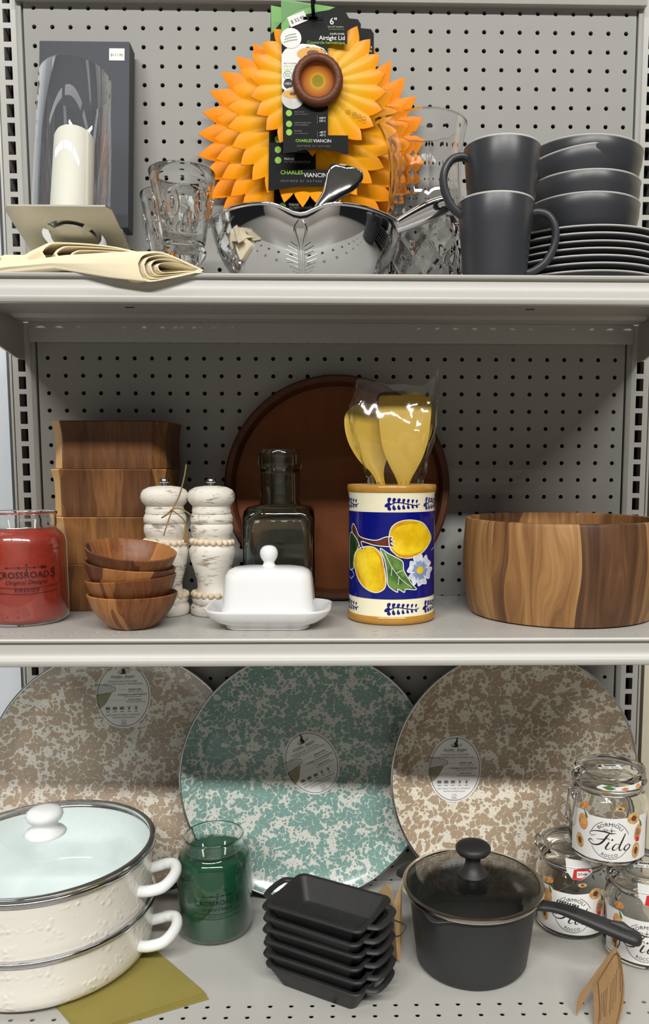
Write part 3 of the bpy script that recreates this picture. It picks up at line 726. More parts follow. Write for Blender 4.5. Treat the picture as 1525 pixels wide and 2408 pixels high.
# ---- polished apple bowl with leaf and stem handles
M['mirror'] = plain('polished_aluminium', srgb(224, 225, 227), .065, 1.0, .02, 20, .12, 26)
t = thing('apple_bowl', 'polished metal apple-shaped bowl with a curved stem and leaf handle', 'bowl', (-.0290, -.1690, Z1+.0005))
NB = 96
def apple(f_, a, inner=0):
    """f_: 0 base .. 1 rim; a angle"""
    d = math.atan2(math.sin(a+PI/2), math.cos(a+PI/2))         # from the front
    cle = math.exp(-(d/.20)**2); cle2 = math.exp(-((abs(d)-PI)/.3)**2)
    lob = math.exp(-((abs(d)-.62)/.42)**2)
    base, R = .060, .1165
    r = base+(R-base)*(1-(1-f_)**1.75)
    r *= 1-(.085*cle+.07*cle2)*f_**.8+.012*lob*f_
    z = (.0800+.006*math.exp(-((abs(d)-PI/2)/.5)**2)-.010*cle+.002*lob)*f_**1.28
    return Vector(((r-inner)*math.cos(a), (r-inner)*math.sin(a)*.98, z+(inner if f_ < .5 else 0)))
fs = [0, .08, .18, .3, .42, .55, .68, .8, .9, .96, 1]
ro = [[apple(f_, 2*PI*i/NB) for i in range(NB)] for f_ in fs]
ri = [[apple(f_, 2*PI*i/NB, .0035)+Vector((0, 0, -.0004 if f_ == 1 else 0)) for i in range(NB)] for f_ in reversed(fs)]
bm = rings(bmesh.new(), ro+ri, True, True, True); bmesh.ops.recalc_face_normals(bm, faces=bm.faces[:])
part('bowl_shell', bm, M['mirror'], t, 70)
part('rim', tube([apple(1, 2*PI*i/NB)+Vector((0, 0, -.0005)) for i in range(NB)], .0022, 8, closed=True), M['mirror'], t, 70)
O = Vector((-.0290, -.1690, Z1+.0005))
def flat_handle(name, P, ws, th_, k=6, up_=(0, 1, 0)):
    C = spline([(*p, w) for p, w in zip(P, ws)], k); path = [Vector((c[0], c[1], c[2])) for c in C]
    rr = []
    for i, p in enumerate(path):
        tn = (path[min(i+1, len(path)-1)]-path[max(i-1, 0)]).normalized()
        s = tn.cross(Vector(up_)).normalized(); b = s.cross(tn).normalized(); w = C[i][3]
        rr.append([p-O+s*math.cos(2*PI*q/16)*w+b*math.sin(2*PI*q/16)*th_*min(1, w/.008+.2) for q in range(16)])
    return part(name, rings(bmesh.new(), rr, True, True, True), M['mirror'], t, 70)
flat_handle('stem_handle', [(-.0120, -.262, 1.089), (-.0085, -.262, 1.102), (.0045, -.258, 1.119), (.0165, -.251, 1.138), (.0235, -.245, 1.150), (.0250, -.242, 1.1545)], [.0045, .0065, .0105, .0185, .0195, .0150], .0035)
flat_handle('leaf_handle', [(.0620, -.185, 1.098), (.0780, -.188, 1.1035), (.1000, -.192, 1.1130), (.1250, -.195, 1.1240), (.1450, -.196, 1.1325), (.1515, -.196, 1.1350)], [.0040, .0075, .0105, .0120, .0095, .0040], .0050, up_=(0, 1, .25))
def skin_line(pts, rad, name, k=6):
    """raised line lying on the outside: (angle from front, f) pairs"""
    path = [apple(p[1], -PI/2+p[0]) for p in spline([(a, b, 0) for a, b in pts], k)]
    return part(name, tube(path, rad, 6), M['mirror'], t, 70)
for s in (-1, 1):
    skin_line([(s*.015, .92), (s*.060, .80), (s*.03, .62), (s*.02, .3), (s*.03, .15)], .0016, 'core_line')
    for k in range(9):
        f0 = .18+.052*k; a0 = .05+.09*math.sin(PI*(k+.5)/9)
        skin_line([(s*.045, f0), (s*(.05+a0), f0+.035)], .0011, 'seed_rib', 3)
# ---- cut crystal pitcher
t = thing('crystal_pitcher', 'tall cut crystal pitcher with a spout, behind the polished apple bowl', 'pitcher', (.1245, -.1120, Z1+.0005))
prof = [(0, 0), (.038, 0), (.0415, .002)]+[(.0420+.0003*k, .002+.0020*k) for k in range(1, 52)]+[(.0500, .125), (.0480, .150), (.0470, .175), (.0480, .200), (.0510, .220), (.0535, .2315)]
prof_i = [(.0520, .2325), (.0500, .2305), (.0478, .220), (.0448, .200), (.0440, .175), (.0450, .150), (.0465, .125), (.0445, .090), (.042, .050), (.039, .022), (.030, .016), (0, .015)]
def cut(a, z):
    k = 1.0
    if .004 < z < .104:
        p1 = abs(((a*8/(2*PI)+z*19) % 1)-.5)*2; p2 = abs(((a*8/(2*PI)-z*19) % 1)-.5)*2
        k -= .060*max(0, 1-min(p1, p2)*2.2)
    elif .104 <= z < .205: k -= .022*abs(math.sin(a*8))*(1-abs(z-.155)/.052)
    return k
def spout(v):
    g = math.exp(-((math.atan2(v.y, v.x)-math.radians(180)*(1 if v.y >= 0 else -1))/.42)**2)
    h = max(0, (v.z-.175)/.057)
    return Vector((v.x*(1+.26*g*h**2), v.y, v.z+.006*g*h**2))
bm = lathe(prof, 192, rf=cut); b_in = lathe(prof_i, 192, bm=bm)
bm.verts.ensure_lookup_table()
# join outer rim to inner rim
orim = [v for v in bm.verts if abs(v.co.z-.2315) < 1e-6]; irim = [v for v in bm.verts if abs(v.co.z-.2325) < 1e-6]
key = lambda v: math.atan2(v.co.y, v.co.x) % (2*PI)
orim.sort(key=lambda v: round(key(v), 4)); irim.sort(key=lambda v: round(key(v), 4))
for i in range(192):
    j = (i+1) % 192; bm.faces.new((orim[i], orim[j], irim[j], irim[i]))
warp(bm, spout); bmesh.ops.recalc_face_normals(bm, faces=bm.faces[:])
M['crystal'] = real_glass('lead_crystal', (.99, .995, .995, 1), 1.53)
part('body', bm, M['crystal'], t, 22)
# ---- slate stoneware: mugs, bowls, plates
M['slate'] = plain('slate_glaze', srgb(58, 60, 65), .34, 0, .06, 90, .05, 600)
M['bare_rim'] = plain('bare_stoneware_rim', srgb(196, 194, 190), .5, 0, .04)
def mug(label, x, y, z, rz):
    t = thing('mug', label, 'mug', (x, y, z), (0, 0, rz), 'slate grey mugs')
    part('cup', lathe([(0, .001), (.030, .001), (.0350, .0), (.0362, .003), (.0372, .012), (.0410, .060), (.0436, .0905), (.0430, .0918), (.0412, .0908), (.0385, .060), (.0345, .014), (.030, .007), (0, .006)], 64), M['slate'], t, 50)
    part('rim', lathe([(.0436, .0902), (.0440, .0912), (.0434, .0922), (.0424, .0925), (.0414, .0919), (.0412, .0906)], 64), M['bare_rim'], t, 60)
    h = spline([(.0392, 0, .0780), (.0480, 0, .0800), (.0600, 0, .0755), (.0680, 0, .0615), (.0675, 0, .0430), (.0585, 0, .0250), (.0460, 0, .0155), (.0360, 0, .0120)], 6)
    part('handle', tube(h, .0046, 12, sx=1.35, upv=None), M['slate'], t, 60)
    return t
mug('slate grey mug standing on the shelf, handle to the right', .1945, -.2460, Z1+.0005, math.radians(-8))
mug('slate grey mug nested on top of the other, handle to the left', .2010, -.2440, Z1+.0615, math.radians(188))
PX_, PY_ = .318, -.157
def plate(k):
    t = thing('dinner_plate', PL[k], 'plate', (PX_+.0012*math.sin(k*2.1), PY_+.0012*math.cos(k*1.7), Z1+.0005+.0083*k), (0, 0, 0), 'stacked slate grey plates')
    part('plate_body', lathe([(0, .0008), (.060, .0008), (.066, 0), (.070, .0022), (.090, .0085), (.1030, .0128), (.1045, .0139), (.1038, .0150), (.1010, .0149), (.086, .0110), (.068, .0062), (0, .0055)], 72), M['slate'], t, 60)
    part('rim', lathe([(.1040, .0132), (.1050, .0141), (.1044, .0153), (.1030, .0154)], 72), M['bare_rim'], t, 60)
PL = ['slate grey dinner plate at the bottom of the plate stack', 'slate grey dinner plate, second from the bottom of the stack', 'slate grey dinner plate, third from the bottom of the stack', 'slate grey dinner plate in the middle of the plate stack', 'slate grey dinner plate, third from the top of the stack', 'slate grey dinner plate just under the topmost plate', 'slate grey dinner plate topmost of the stack, carrying the bowls']
for k in range(7): plate(k)
def sbowl(label, z, rx=0, ry=0):
    t = thing('cereal_bowl', label, 'bowl', (.322, -.150, z), (rx, ry, 0), 'stacked slate grey bowls')
    part('bowl_body', lathe([(0, .0008), (.030, .0008), (.0345, 0), (.0365, .003), (.052, .0105), (.0610, .0190), (.0660, .0300), (.0690, .0440), (.0700, .0580), (.0694, .0590), (.0680, .0582), (.0668, .0440), (.0638, .0310), (.0585, .0205), (.048, .0110), (.032, .0060), (0, .0052)], 72), M['slate'], t, 60)
    part('rim', lathe([(.0699, .0572), (.0705, .0583), (.0698, .0594), (.0684, .0592)], 72), M['bare_rim'], t, 60)
zb = Z1+.0005+.0083*6+.0064
sbowl('slate grey bowl at the bottom of the bowl stack, on the plates', zb)
sbowl('slate grey bowl second from the bottom of the bowl stack', zb+.0258)
sbowl('slate grey bowl third in the stack, tilted under the top bowl', zb+.0545, math.radians(-1), math.radians(-6.5))
sbowl('slate grey bowl topmost of the bowl stack', zb+.0650, math.radians(0), math.radians(2.0))
# ================================================================== middle shelf
M['jar_glass'] = thin_glass('candle_jar_glass', (.97, .98, .975, 1), .6, .01, .04, 3.6)
M['neck_glass'] = real_glass('jar_neck_glass', (.98, .99, .985, 1), 1.46)
JO = [(0, 0), (.044, 0), (.0495, .0035), (.0518, .010), (.0518, .100), (.0503, .1085), (.0450, .1150), (.0410, .1190), (.0402, .1235), (.0402, .1340), (.0414, .1362), (.0414, .1380), (.0404, .1390)]
JI = [(.0388, .1380), (.0384, .1340), (.0384, .1230), (.0395, .1180), (.0440, .1130), (.0485, .1070), (.0498, .0995), (.0498, .0120), (.0475, .0065), (.0430, .0045), (0, .0045)]
def candle_jar(label, x, y, z, rz, wax, level, words, tw, inkmat, sub='Original Designs'):
    t = thing('candle_jar', label, 'candle', (x, y, z), (0, 0, rz))
    part('glass_jar', lathe(JO[:9]+[(.0396, .1180), (.0440, .1142), (.0496, .1080), (.0511, .0998), (.0511, .0102), (.0488, .0042), (.0435, .0012), (0, .0012)], 64), M['jar_glass'], t, 50)
    part('jar_neck', lathe([(.0400, .1200), (.0406, .1235), (.0406, .1340), (.0418, .1362), (.0418, .1380), (.0406, .1391), (.0390, .1380), (.0386, .1340), (.0386, .1235), (.0392, .1200), (.0400, .1200)], 64), M['neck_glass'], t, 60)
    wp = [(0, .0020), (.0430, .0020), (.0484, .0046), (.0507, .0106), (.0507, .0996), (.0492, .1076), (.0436, .1138), (.0392, .1176)]
    wp = [p for p in wp if p[1] < level]
    rl = .0382 if level > .116 else wp[-1][0]-.001
    part('wax', lathe(wp+[(rl, level-.0006), (rl-.003, level), (0, level-.0015)], 56), wax, t, 50)
    for s in (-1, 1):
        part('wick', tube([(s*.014, 0, level-.004), (s*.0145, 0, level+.005), (s*.0155, .001, level+.013)], .0011, 6), M['white_paper'], t, 60)
    f = on_cyl(.0521, 0)
    st = .004
    items = [fitted('C', tw*.105, -tw*.445, .0600, offset=.0), fitted('ROSSROAD', tw*.74, -tw*.005, .0608, offset=.004), fitted('S', tw*.085, tw*.440, .0600)]
    decal('lettering', join2d(*items), inkmat, t, f, st)
    ar = .0735 if tw > 0 else 0
    decal('arrow_print', join2d(rect2d(-tw*.33, tw*.30, ar-.0003, ar+.0003), poly2d([(-tw*.34, ar), (-tw*.30, ar+.0012), (-tw*.30, ar-.0012)]), poly2d([(tw*.22, ar-.0011), (tw*.32, ar-.0011), (tw*.32, ar+.0011), (tw*.22, ar+.0011)]), ell2d(0, ar+.003, .0011, .0011, n=10), ell2d(0, ar-.003, .0011, .0011, n=10), ell2d(-tw*.12, ar, .0012, .0012, n=10), ell2d(tw*.12, ar, .0012, .0012, n=10)), inkmat, t, f, st)
    decal('lettering', fitted(sub, tw*.66, 0, .0530, shear=.35), inkmat, t, f, st)
    decal('ruled_line', join2d(stroke([(-tw*.53, .0500), (0, .0478), (tw*.53, .0500)], .0006), stroke([(-tw*.53, .0430), (0, .0408), (tw*.53, .0430)], .0006)), inkmat, t, f, st)
    decal('lettering', fitted(words, tw*.38, 0, .0435, spacing=1.2), inkmat, t, f, st)
    return t
M['wax_red'] = plain('red_wax', srgb(160, 50, 34), .45, 0, .3, 110, .1, 300)
M['wax_green'] = plain('green_wax', srgb(14, 72, 48), .45, 0, .25, 90, .1, 300)
M['jar_ink_r'] = plain('dark_red_ink', srgb(48, 14, 12), .5)
M['jar_ink_g'] = plain('dark_green_ink', srgb(10, 26, 20), .5)
candle_jar('red jar candle at the left end of the middle shelf', -.3875, -.1895, Z2+.0005, .44, M['wax_red'], .1185, 'FIRESIDE', .074, M['jar_ink_r'])
# ---- tower of four chamfered wooden pots
DK, MD, TN, LT = srgb(58, 36, 22), srgb(104, 68, 40), srgb(150, 104, 60), srgb(192, 146, 92)
def plank_wood(name, seed, cut=-.0590):
    """boards side by side along x, grain upright, paler strip at the left end"""
    q = NT(name); s = q.n('ShaderNodeSeparateXYZ', Vector=q.coord())
    x, y, z = s.outputs
    wob = q.noise(q.n('ShaderNodeCombineXYZ', X=q.math('MULTIPLY', x, 30.0), Y=q.math('MULTIPLY', z, 12.0), Z=seed).outputs[0], 1.0, 1)
    a = q.math('ADD', q.math('MULTIPLY', x, 26.0), q.math('MULTIPLY', wob, .9))
    tone = q.n('ShaderNodeTexWhiteNoise', {'noise_dimensions': '1D'}, W=q.math('ADD', q.math('FLOOR', a), seed*3.1)).outputs[0]
    g = q.noise(q.n('ShaderNodeCombineXYZ', X=q.math('MULTIPLY', x, 120.0), Y=q.math('MULTIPLY', y, 60.0), Z=q.math('MULTIPLY', z, 9.0)).outputs[0], 1.0, 5, .62, .8)
    f = q.math('ADD', q.math('MULTIPLY', tone, .38), q.math('MULTIPLY', g, .62))
    col = q.ramp(f, [(.12, DK), (.42, MD), (.68, TN), (.95, LT)])
    left_strip = q.math('LESS_THAN', q.math('ADD', x, q.math('MULTIPLY', wob, .004)), cut)  # paler tone left of the cut
    col = q.mix(left_strip, col, q.mix(g, srgb(190, 140, 78), srgb(216, 172, 108)))
    q.bump(g, .1, .0005)
    return q.done(col, .45, 0, Specular_IOR_Level=.3)
def cham(w, d, c, s):
    return [(sx*s, sy*s) for sx, sy in ((w-c, -d), (w, -d+c), (w, d-c), (w-c, d), (-w+c, d), (-w, d-c), (-w, -d+c), (-w+c, -d))]
HEXL = ['chamfered acacia wood pot at the bottom of the tall stack', 'chamfered acacia wood pot, second from the bottom of the tall stack', 'chamfered acacia wood pot, third from the bottom of the tall stack', 'chamfered acacia wood pot on top of the tall stack']
for k in range(4):
    hz = .0640
    t = thing('wooden_pot', HEXL[k], 'pot', (-.2985+(.0015, 0, -.002, .001)[k], -.0690, Z2+.0005+hz*k), (0, 0, (.0, .01, -.008, .006)[k]), 'acacia pots in the tall stack')
    prof = [(.955, 0), (.962, .0010), (.950, .015), (.946, .030), (.955, .046), (.982, .058), (1.0, .0622), (.985, .0636)]
    rs = [[(x, y, z) for x, y in cham(.0780, .0600, .0165, s)] for s, z in prof]
    inn = [[(x, y, z) for x, y in cham(.0780-.009, .0600-.009, .0130, s)] for s, z in ((1.0, .0636), (.965, .055), (.945, .030), (.94, .010))]
    bm = rings(bmesh.new(), rs+inn, True, True, True); bmesh.ops.recalc_face_normals(bm, faces=bm.faces[:])
    part('pot_body', bm, plank_wood('acacia_boards_%s' % 'abcd'[k], (2.0, 5.5, 9.3, 14.1)[k]), t, 28)
# ---- four small turned bowls
SBL = ['small turned wooden bowl at the bottom of the short stack', 'small turned wooden bowl second from the bottom of the short stack', 'small turned wooden bowl third up, tilted in the short stack', 'small turned wooden bowl on top of the short stack, tipped forward']
for k, (dx, z, rx, ry, rz) in enumerate(((0, .0005, 0, .01, .4), (.0015, .0205, .0, -.055, 1.9), (-.0055, .0360, .02, .115, 3.2), (-.004, .0550, .12, .145, 5.0))):
    t = thing('small_wooden_bowl', SBL[k], 'bowl', (-.2405+dx, -.2310, Z2+z), (rx, ry, 0), 'small wooden bowls in the short stack')
    wm = stave_wood('turned_acacia_%s' % 'abcd'[k], 5, [(.0, srgb(70, 38, 22)), (.35, srgb(118, 70, 38)), (.6, srgb(160, 104, 58)), (.95, srgb(190, 138, 84))], seed=k*3+1, wav=1.2, vert=2.0, phase=rz)
    part('bowl_body', lathe([(0, .0), (.0250, .0), (.0285, .0022), (.0400, .0130), (.0485, .0260), (.0530, .0385), (.0538, .0415), (.0524, .0424), (.0508, .0412), (.0455, .0280), (.0370, .0160), (.0260, .0085), (0, .0065)], 64), wm, t, 50)
# ---- distressed pepper mills with wooden beads
def chalk(name, seed):
    q = NT(name); v = q.coord(); s = q.n('ShaderNodeSeparateXYZ', Vector=v)
    st = q.noise(q.mapping(v, (60, 60, 260), loc=(seed, 0, 0)), 1.0, 5, .7, .6)
    big = q.noise(q.mapping(v, (28, 28, 60), loc=(seed*2, 1, 0)), 1.0, 3)
    w = q.n('ShaderNodeMapRange', Value=q.math('ADD', q.math('MULTIPLY', st, .7), q.math('MULTIPLY', big, .5)), i1=.635, i2=.74).outputs[0]
    col = q.mix(w, q.mix(st, srgb(236, 232, 222), srgb(222, 216, 205)), q.mix(big, srgb(120, 98, 78), srgb(160, 146, 130)))
    q.bump(q.math('SUBTRACT', st, q.math('MULTIPLY', w, .6)), .3, .0006)
    return q.done(col, .8, 0)
M['bead'] = plain('pale_wood_bead', srgb(224, 208, 180), .6, 0, .12, 200)
M['twine'] = plain('jute_twine', srgb(150, 122, 80), .9, 0, .25, 300)
bead_bm = bmesh.new(); bmesh.ops.create_uvsphere(bead_bm, u_segments=12, v_segments=8, radius=.0043)
bead_me = mesh_of(bead_bm, 'bead', M['bead'], 180)
MILL = [(0, 0), (.0275, 0), (.0292, .002), (.0296, .008), (.0284, .0125), (.0262, .0150), (.0270, .0175), (.0278, .0205), (.0262, .0235), (.0225, .0270), (.0205, .0330), (.0200, .0390), (.0215, .0480), (.0245, .0600), (.0275, .0700), (.0297, .0800), (.0300, .0860), (.0280, .0905), (.0245, .0945), (.0238, .0985), (.0245, .1020), (.0262, .1060), (.0276, .1100), (.0278, .1150), (.0268, .1190), (.0256, .1205), (.0270, .1220), (.0278, .1250), (.0276, .1295), (.0262, .1320), (.0258, .1335)]
HEAD = [(.0252, .1342), (.0256, .1370), (.0246, .1405), (.0244, .1435), (.0262, .1455), (.0298, .1500), (.0310, .1555), (.0302, .1605), (.0272, .1650), (.0200, .1685), (.0090, .1700), (0, .1700)]
def mill(label, x, y, rz, seed, twine):
    t = thing('pepper_mill', label, 'pepper mill', (x, y, Z2+.0005), (0, 0, rz), 'white pepper mills')
    wm = chalk('chalk_paint_%s' % 'ab'[seed % 2], seed)
    part('body', lathe(MILL+[(0, .1335)], 48), wm, t, 45)
    part('head', lathe([(0, .1338), (.0245, .1338)]+HEAD, 48), wm, t, 45)
    kn = part('knob_stem', lathe([(0, .1695), (.0042, .1695), (.0042, .1735), (0, .1735)], 24), M['chrome'], t, 40)
    part('knob', lathe([(0, .1738), (.0055, .1738), (.0066, .1750), (.0064, .1782), (.0052, .1795), (0, .1798)], 24), M['chrome'], kn, 40)
    for zc, r, n in ((.0965, .0258, 19), (.0265, .0252, 18)):
        loop = [(r*math.cos(2*PI*i/40), r*math.sin(2*PI*i/40), zc-.0012*math.cos(2*PI*i/40+1)) for i in range(40)]
        s = part('bead_string', tube(loop, .0007, 5, closed=True), M['twine'], t, 60)
        for i in range(n):
            a = 2*PI*i/n+.1
            b = link('bead', bead_me, s, (r*math.cos(a), r*math.sin(a), zc-.0012*math.cos(a+1)), (0, 0, a))
    if twine:
        o = Vector((x, y, Z2+.0005)); R = Matrix.Rotation(-rz, 3, 'Z')
        def tw(P, rad=.0010):
            return tube([R @ (p-o) for p in spline([Vector(p) for p in P], 6)], rad, 6)
        part('twine_bow', tw([(-.1808, -.186, .8155), (-.1835, -.186, .800), (-.1900, -.187, .777), (-.1985, -.187, .760), (-.2010, -.186, .755), (-.2080, -.186, .736), (-.2115, -.185, .7250)]), M['twine'], t, 60)
        part('twine_bow', tw([(-.2140, -.183, .7480), (-.2060, -.187, .7525), (-.1990, -.188, .7590), (-.1900, -.187, .7600), (-.1810, -.1855, .7550), (-.1735, -.183, .7490)]), M['twine'], t, 60)
        part('twine_bow', tw([(-.1995, -.188, .7580), (-.1920, -.186, .7520), (-.1860, -.185, .7460), (-.1840, -.184, .7400)]), M['twine'], t, 60)
        ts = bmesh.new()
        for i in range(14):
            a = i*2.4; r = .0012+.0018*(i % 3)/2
            tube([R @ (Vector((-.1838, -.184, .7420))-o), R @ (Vector((-.1838+r*math.cos(a)*.6, -.184+r*math.sin(a)*.6, .733))-o), R @ (Vector((-.1838+r*math.cos(a), -.184+r*math.sin(a), .7160))-o)], .0007, 4, ts)
        part('tassel', ts, M['twine'], t, 60)
    return t
mill('whitewashed pepper mill with a jute twine bow, left of the pair', -.2185, -.1455, .3, 3, True)
mill('whitewashed pepper mill without twine, right of the pair', -.1575, -.1455, 1.2, 8, False)
# ---- square recycled glass bottle
M['sea_glass'] = real_glass('sea_green_glass', (.74, .90, .87, 1), 1.5, 0, .25, 35)
t = thing('square_bottle', 'square recycled glass bottle standing behind the butter dish', 'bottle', (-.0710, -.1010, Z2+.0005), (0, 0, .02))
sec = lambda w, r, z: [(x, y, z) for x, y in rrect(w, w, r, 6)]
ro = [sec(.082, .010, 0), sec(.092, .014, .003), sec(.0955, .014, .012), sec(.0965, .014, .070), sec(.0960, .014, .126), sec(.0930, .016, .1360), sec(.084, .020, .1408), sec(.066, .030, .1425), sec(.0560, .0279, .1445), sec(.0540, .0269, .150), sec(.0535, .0267, .185), sec(.0545, .0272, .192), sec(.0595, .0297, .1945), sec(.0605, .0302, .2000), sec(.0605, .0302, .2100), sec(.0590, .0295, .2165), sec(.0550, .0275, .2185)]
ri = [sec(.0440, .0219, .2180), sec(.0425, .0212, .205), sec(.0420, .0209, .150), sec(.048, .022, .1400), sec(.076, .018, .1330), sec(.0850, .012, .124), sec(.0865, .010, .070), sec(.0855, .010, .014), sec(.076, .008, .0085)]
bm = rings(bmesh.new(), ro+ri, True, True, True); bmesh.ops.recalc_face_normals(bm, faces=bm.faces[:])
part('bottle_body', bm, M['sea_glass'], t, 45)
# ---- round brown tray leaning on the pegboard
q = NT('brown_leather_wood'); v = q.coord(); g = q.noise(q.mapping(v, (40, 8, 8)), 1.0, 4); fi = q.noise(v, 700, 2)
q.bump(fi, .15, .0006)
M['tray'] = q.done(q.mix(g, srgb(104, 54, 20), srgb(130, 70, 28)), .55, 0, Specular_IOR_Level=.3)
q = NT('tray_rim_wood'); v = q.coord(); g = q.noise(q.mapping(v, (14, 14, 60)), 1.0, 4, .6, 1)
M['tray_rim'] = q.done(q.mix(g, srgb(62, 34, 20), srgb(104, 60, 34)), .5, 0, Specular_IOR_Level=.3)
lean = math.radians(86)
t = thing('round_tray', 'large round dark brown wooden tray leaning upright on the pegboard', 'tray', (.0060, -.0305, Z2+.0005), (lean, 0, 0))
R_ = .1635
part('tray_panel', lathe([(0, .002), (R_-.010, .002), (R_-.010, .007), (0, .007)], 96, cy=R_), M['tray'], t, 40)
part('tray_rim', lathe([(R_-.012, 0), (R_-.003, 0), (R_, .004), (R_, .022), (R_-.003, .0255), (R_-.010, .0250), (R_-.0135, .0190), (R_-.0145, .008), (R_-.012, .0)], 96, cy=R_), M['tray_rim'], t, 40)
# ---- white butter dish
M['porcelain'] = plain('white_porcelain', srgb(240, 241, 242), .12, 0, .01, 20, Coat_Weight=.3)
t = thing('butter_dish', 'white porcelain butter dish with a domed lid and round knob', 'butter dish', (-.0740, -.2240, Z2+.0005), (0, 0, -.02))
def rr3(w, d, r, z): return [(x, y, z) for x, y in rrect(w, d, r, 7)]
bm = rings(bmesh.new(), [rr3(.098, .066, .014, 0), rr3(.101, .069, .016, .0012), rr3(.104, .070, .018, .0050), rr3(.124, .084, .024, .0085), rr3(.144, .096, .030, .0155), rr3(.1530, .1030, .033, .0220), rr3(.1545, .1045, .034, .0240), rr3(.1530, .1030, .033, .0252), rr3(.1480, .0985, .031, .0235), rr3(.132, .086, .026, .0155), rr3(.118, .074, .022, .0100), rr3(.100, .060, .018, .0085)], True, True, True)
bmesh.ops.recalc_face_normals(bm, faces=bm.faces[:])
part('saucer', bm, M['porcelain'], t, 60)
bm = rings(bmesh.new(), [rr3(.1140, .0640, .017, .0092), rr3(.1135, .0640, .017, .0110), rr3(.1100, .0610, .017, .036), rr3(.1065, .0580, .018, .0570), rr3(.1040, .0560, .020, .0640), rr3(.0980, .0510, .022, .0690), rr3(.0860, .0420, .020, .0720), rr3(.066, .028, .013, .0735), rr3(.03, .012, .005, .0742)], True, True, True)
bmesh.ops.recalc_face_normals(bm, faces=bm.faces[:])
ld = part('lid', bm, M['porcelain'], t, 60)
part('knob', lathe([(0, .073), (.0105, .0732), (.0072, .0758), (.0066, .0790), (.0085, .0815), (.0104, .0850), (.0112, .0893), (.0104, .0937), (.0080, .0972), (.0045, .0990), (0, .0996)], 32), M['porcelain'], ld, 60)
# ---- painted lemon crock
M['crock_glaze'] = plain('cream_glaze', srgb(244, 238, 208), .12, 0, .02, 20)
M['cobalt'] = plain('cobalt_glaze', srgb(14, 20, 118), .10, 0, .12, 25)
M['ochre'] = plain('ochre_glaze', srgb(184, 134, 56), .16, 0, .14, 60)
def glaze_mix(name, a, b, sc=60): return (lambda q: q.done(q.mix(q.n('ShaderNodeMapRange', Value=q.noise(q.coord(), sc, 3), i1=.35, i2=.65).outputs[0], a, b), .12))(NT(name))
M['lemon'] = glaze_mix('lemon_glaze', srgb(222, 178, 10), srgb(250, 216, 40), 45)
M['lemon_dark'] = glaze_mix('lemon_shade_glaze', srgb(206, 140, 14), srgb(226, 172, 20), 70)
M['leaf_g'] = glaze_mix('leaf_glaze', srgb(50, 88, 34), srgb(112, 150, 70), 70)
M['leaf_d'] = glaze_mix('dark_leaf_glaze', srgb(24, 52, 20), srgb(44, 80, 30), 70)
M['bark'] = glaze_mix('bark_glaze', srgb(72, 32, 24), srgb(110, 56, 40), 60)
M['petal_w'] = glaze_mix('petal_glaze', srgb(236, 238, 244), srgb(196, 206, 228), 90)
M['petal_b'] = glaze_mix('blue_petal_glaze', srgb(120, 142, 190), srgb(160, 178, 212), 90)
t = thing('lemon_crock', 'blue ceramic utensil crock painted with lemons and a white flower', 'crock', (.0790, -.1750, Z2+.0005))
RC = .0552
part('crock_body', lathe([(0, 0), (.0535, 0), (.0562, .002), (.0566, .0055), (.0558, .0095), (RC, .0120), (RC-.0003, .09), (RC, .1600), (.0562, .1640), (.0570, .1690), (.0562, .1722), (.0545, .1730), (.0520, .1716), (.0512, .160), (.0505, .02), (.049, .008), (0, .007)], 96), M['crock_glaze'], t, 50)
part('blue_band', lathe([(RC-.001, .0325), (RC+.0003, .0325), (RC+.0001, .09), (RC+.0003, .1400), (RC-.001, .1400)], 96), M['cobalt'], t, 50)
part('ochre_rim', lathe([(RC-.001, .0003), (.0540, -.0001), (.0566, .0016), (.0571, .0056), (.0563, .0098), (RC-.001, .0118)], 96), M['ochre'], t, 50)
part('ochre_rim', lathe([(RC-.001, .1615), (.0566, .1640), (.0575, .1690), (.0567, .1726), (.0552, .1735), (.0540, .1733)], 96), M['ochre'], t, 50)
def A(u, v):
    """art drawn in its own flat frame (223 units = half the band) wrapped round the crock"""
    return (RC*math.asin(max(-.999, min(.999, (u-921)/101.5))), (1472-v)/1925)
def art(pts, k=6): return poly2d([A(p.x, p.y) for p in spline([(a, b, 0) for a, b in pts], k, True)])
def outl(pts, w=.0011, k=6, closed=True): return stroke([A(a, b) for a, b in pts], w, k, closed)
cy1 = lambda e: on_cyl(RC+e, 0)
zz = lambda L: [(460+x/2.46, 860+y/2.46) for x, y in L]
def motif(name, pts, mat, e, outline=True, k=6):
    o = decal(name, art(pts, k), mat, t, cy1(e), (.003, None))
    if outline: decal('outline', outl(pts, k=k), M['print_white'], o, cy1(e+.0003), None)
    return o
L1 = zz([(1108, 985), (1125, 925), (1175, 893), (1240, 888), (1300, 908), (1335, 955), (1352, 1000), (1335, 1040), (1300, 1080), (1240, 1108), (1180, 1105), (1130, 1072), (1112, 1040)])
L2 = zz([(965, 1050), (1020, 1045), (1062, 1080), (1080, 1150), (1092, 1230), (1085, 1285), (1045, 1312), (1000, 1305), (955, 1270), (928, 1210), (916, 1140), (925, 1085)])
LF = zz([(1060, 1052), (1105, 1080), (1150, 1105), (1185, 1130), (1192, 1180), (1215, 1225), (1240, 1265), (1265, 1298), (1205, 1292), (1195, 1310), (1160, 1290), (1155, 1308), (1105, 1268), (1098, 1200), (1085, 1120)])
LG = zz([(895, 985), (930, 985), (945, 1030), (930, 1080), (915, 1140), (912, 1185), (893, 1180)])
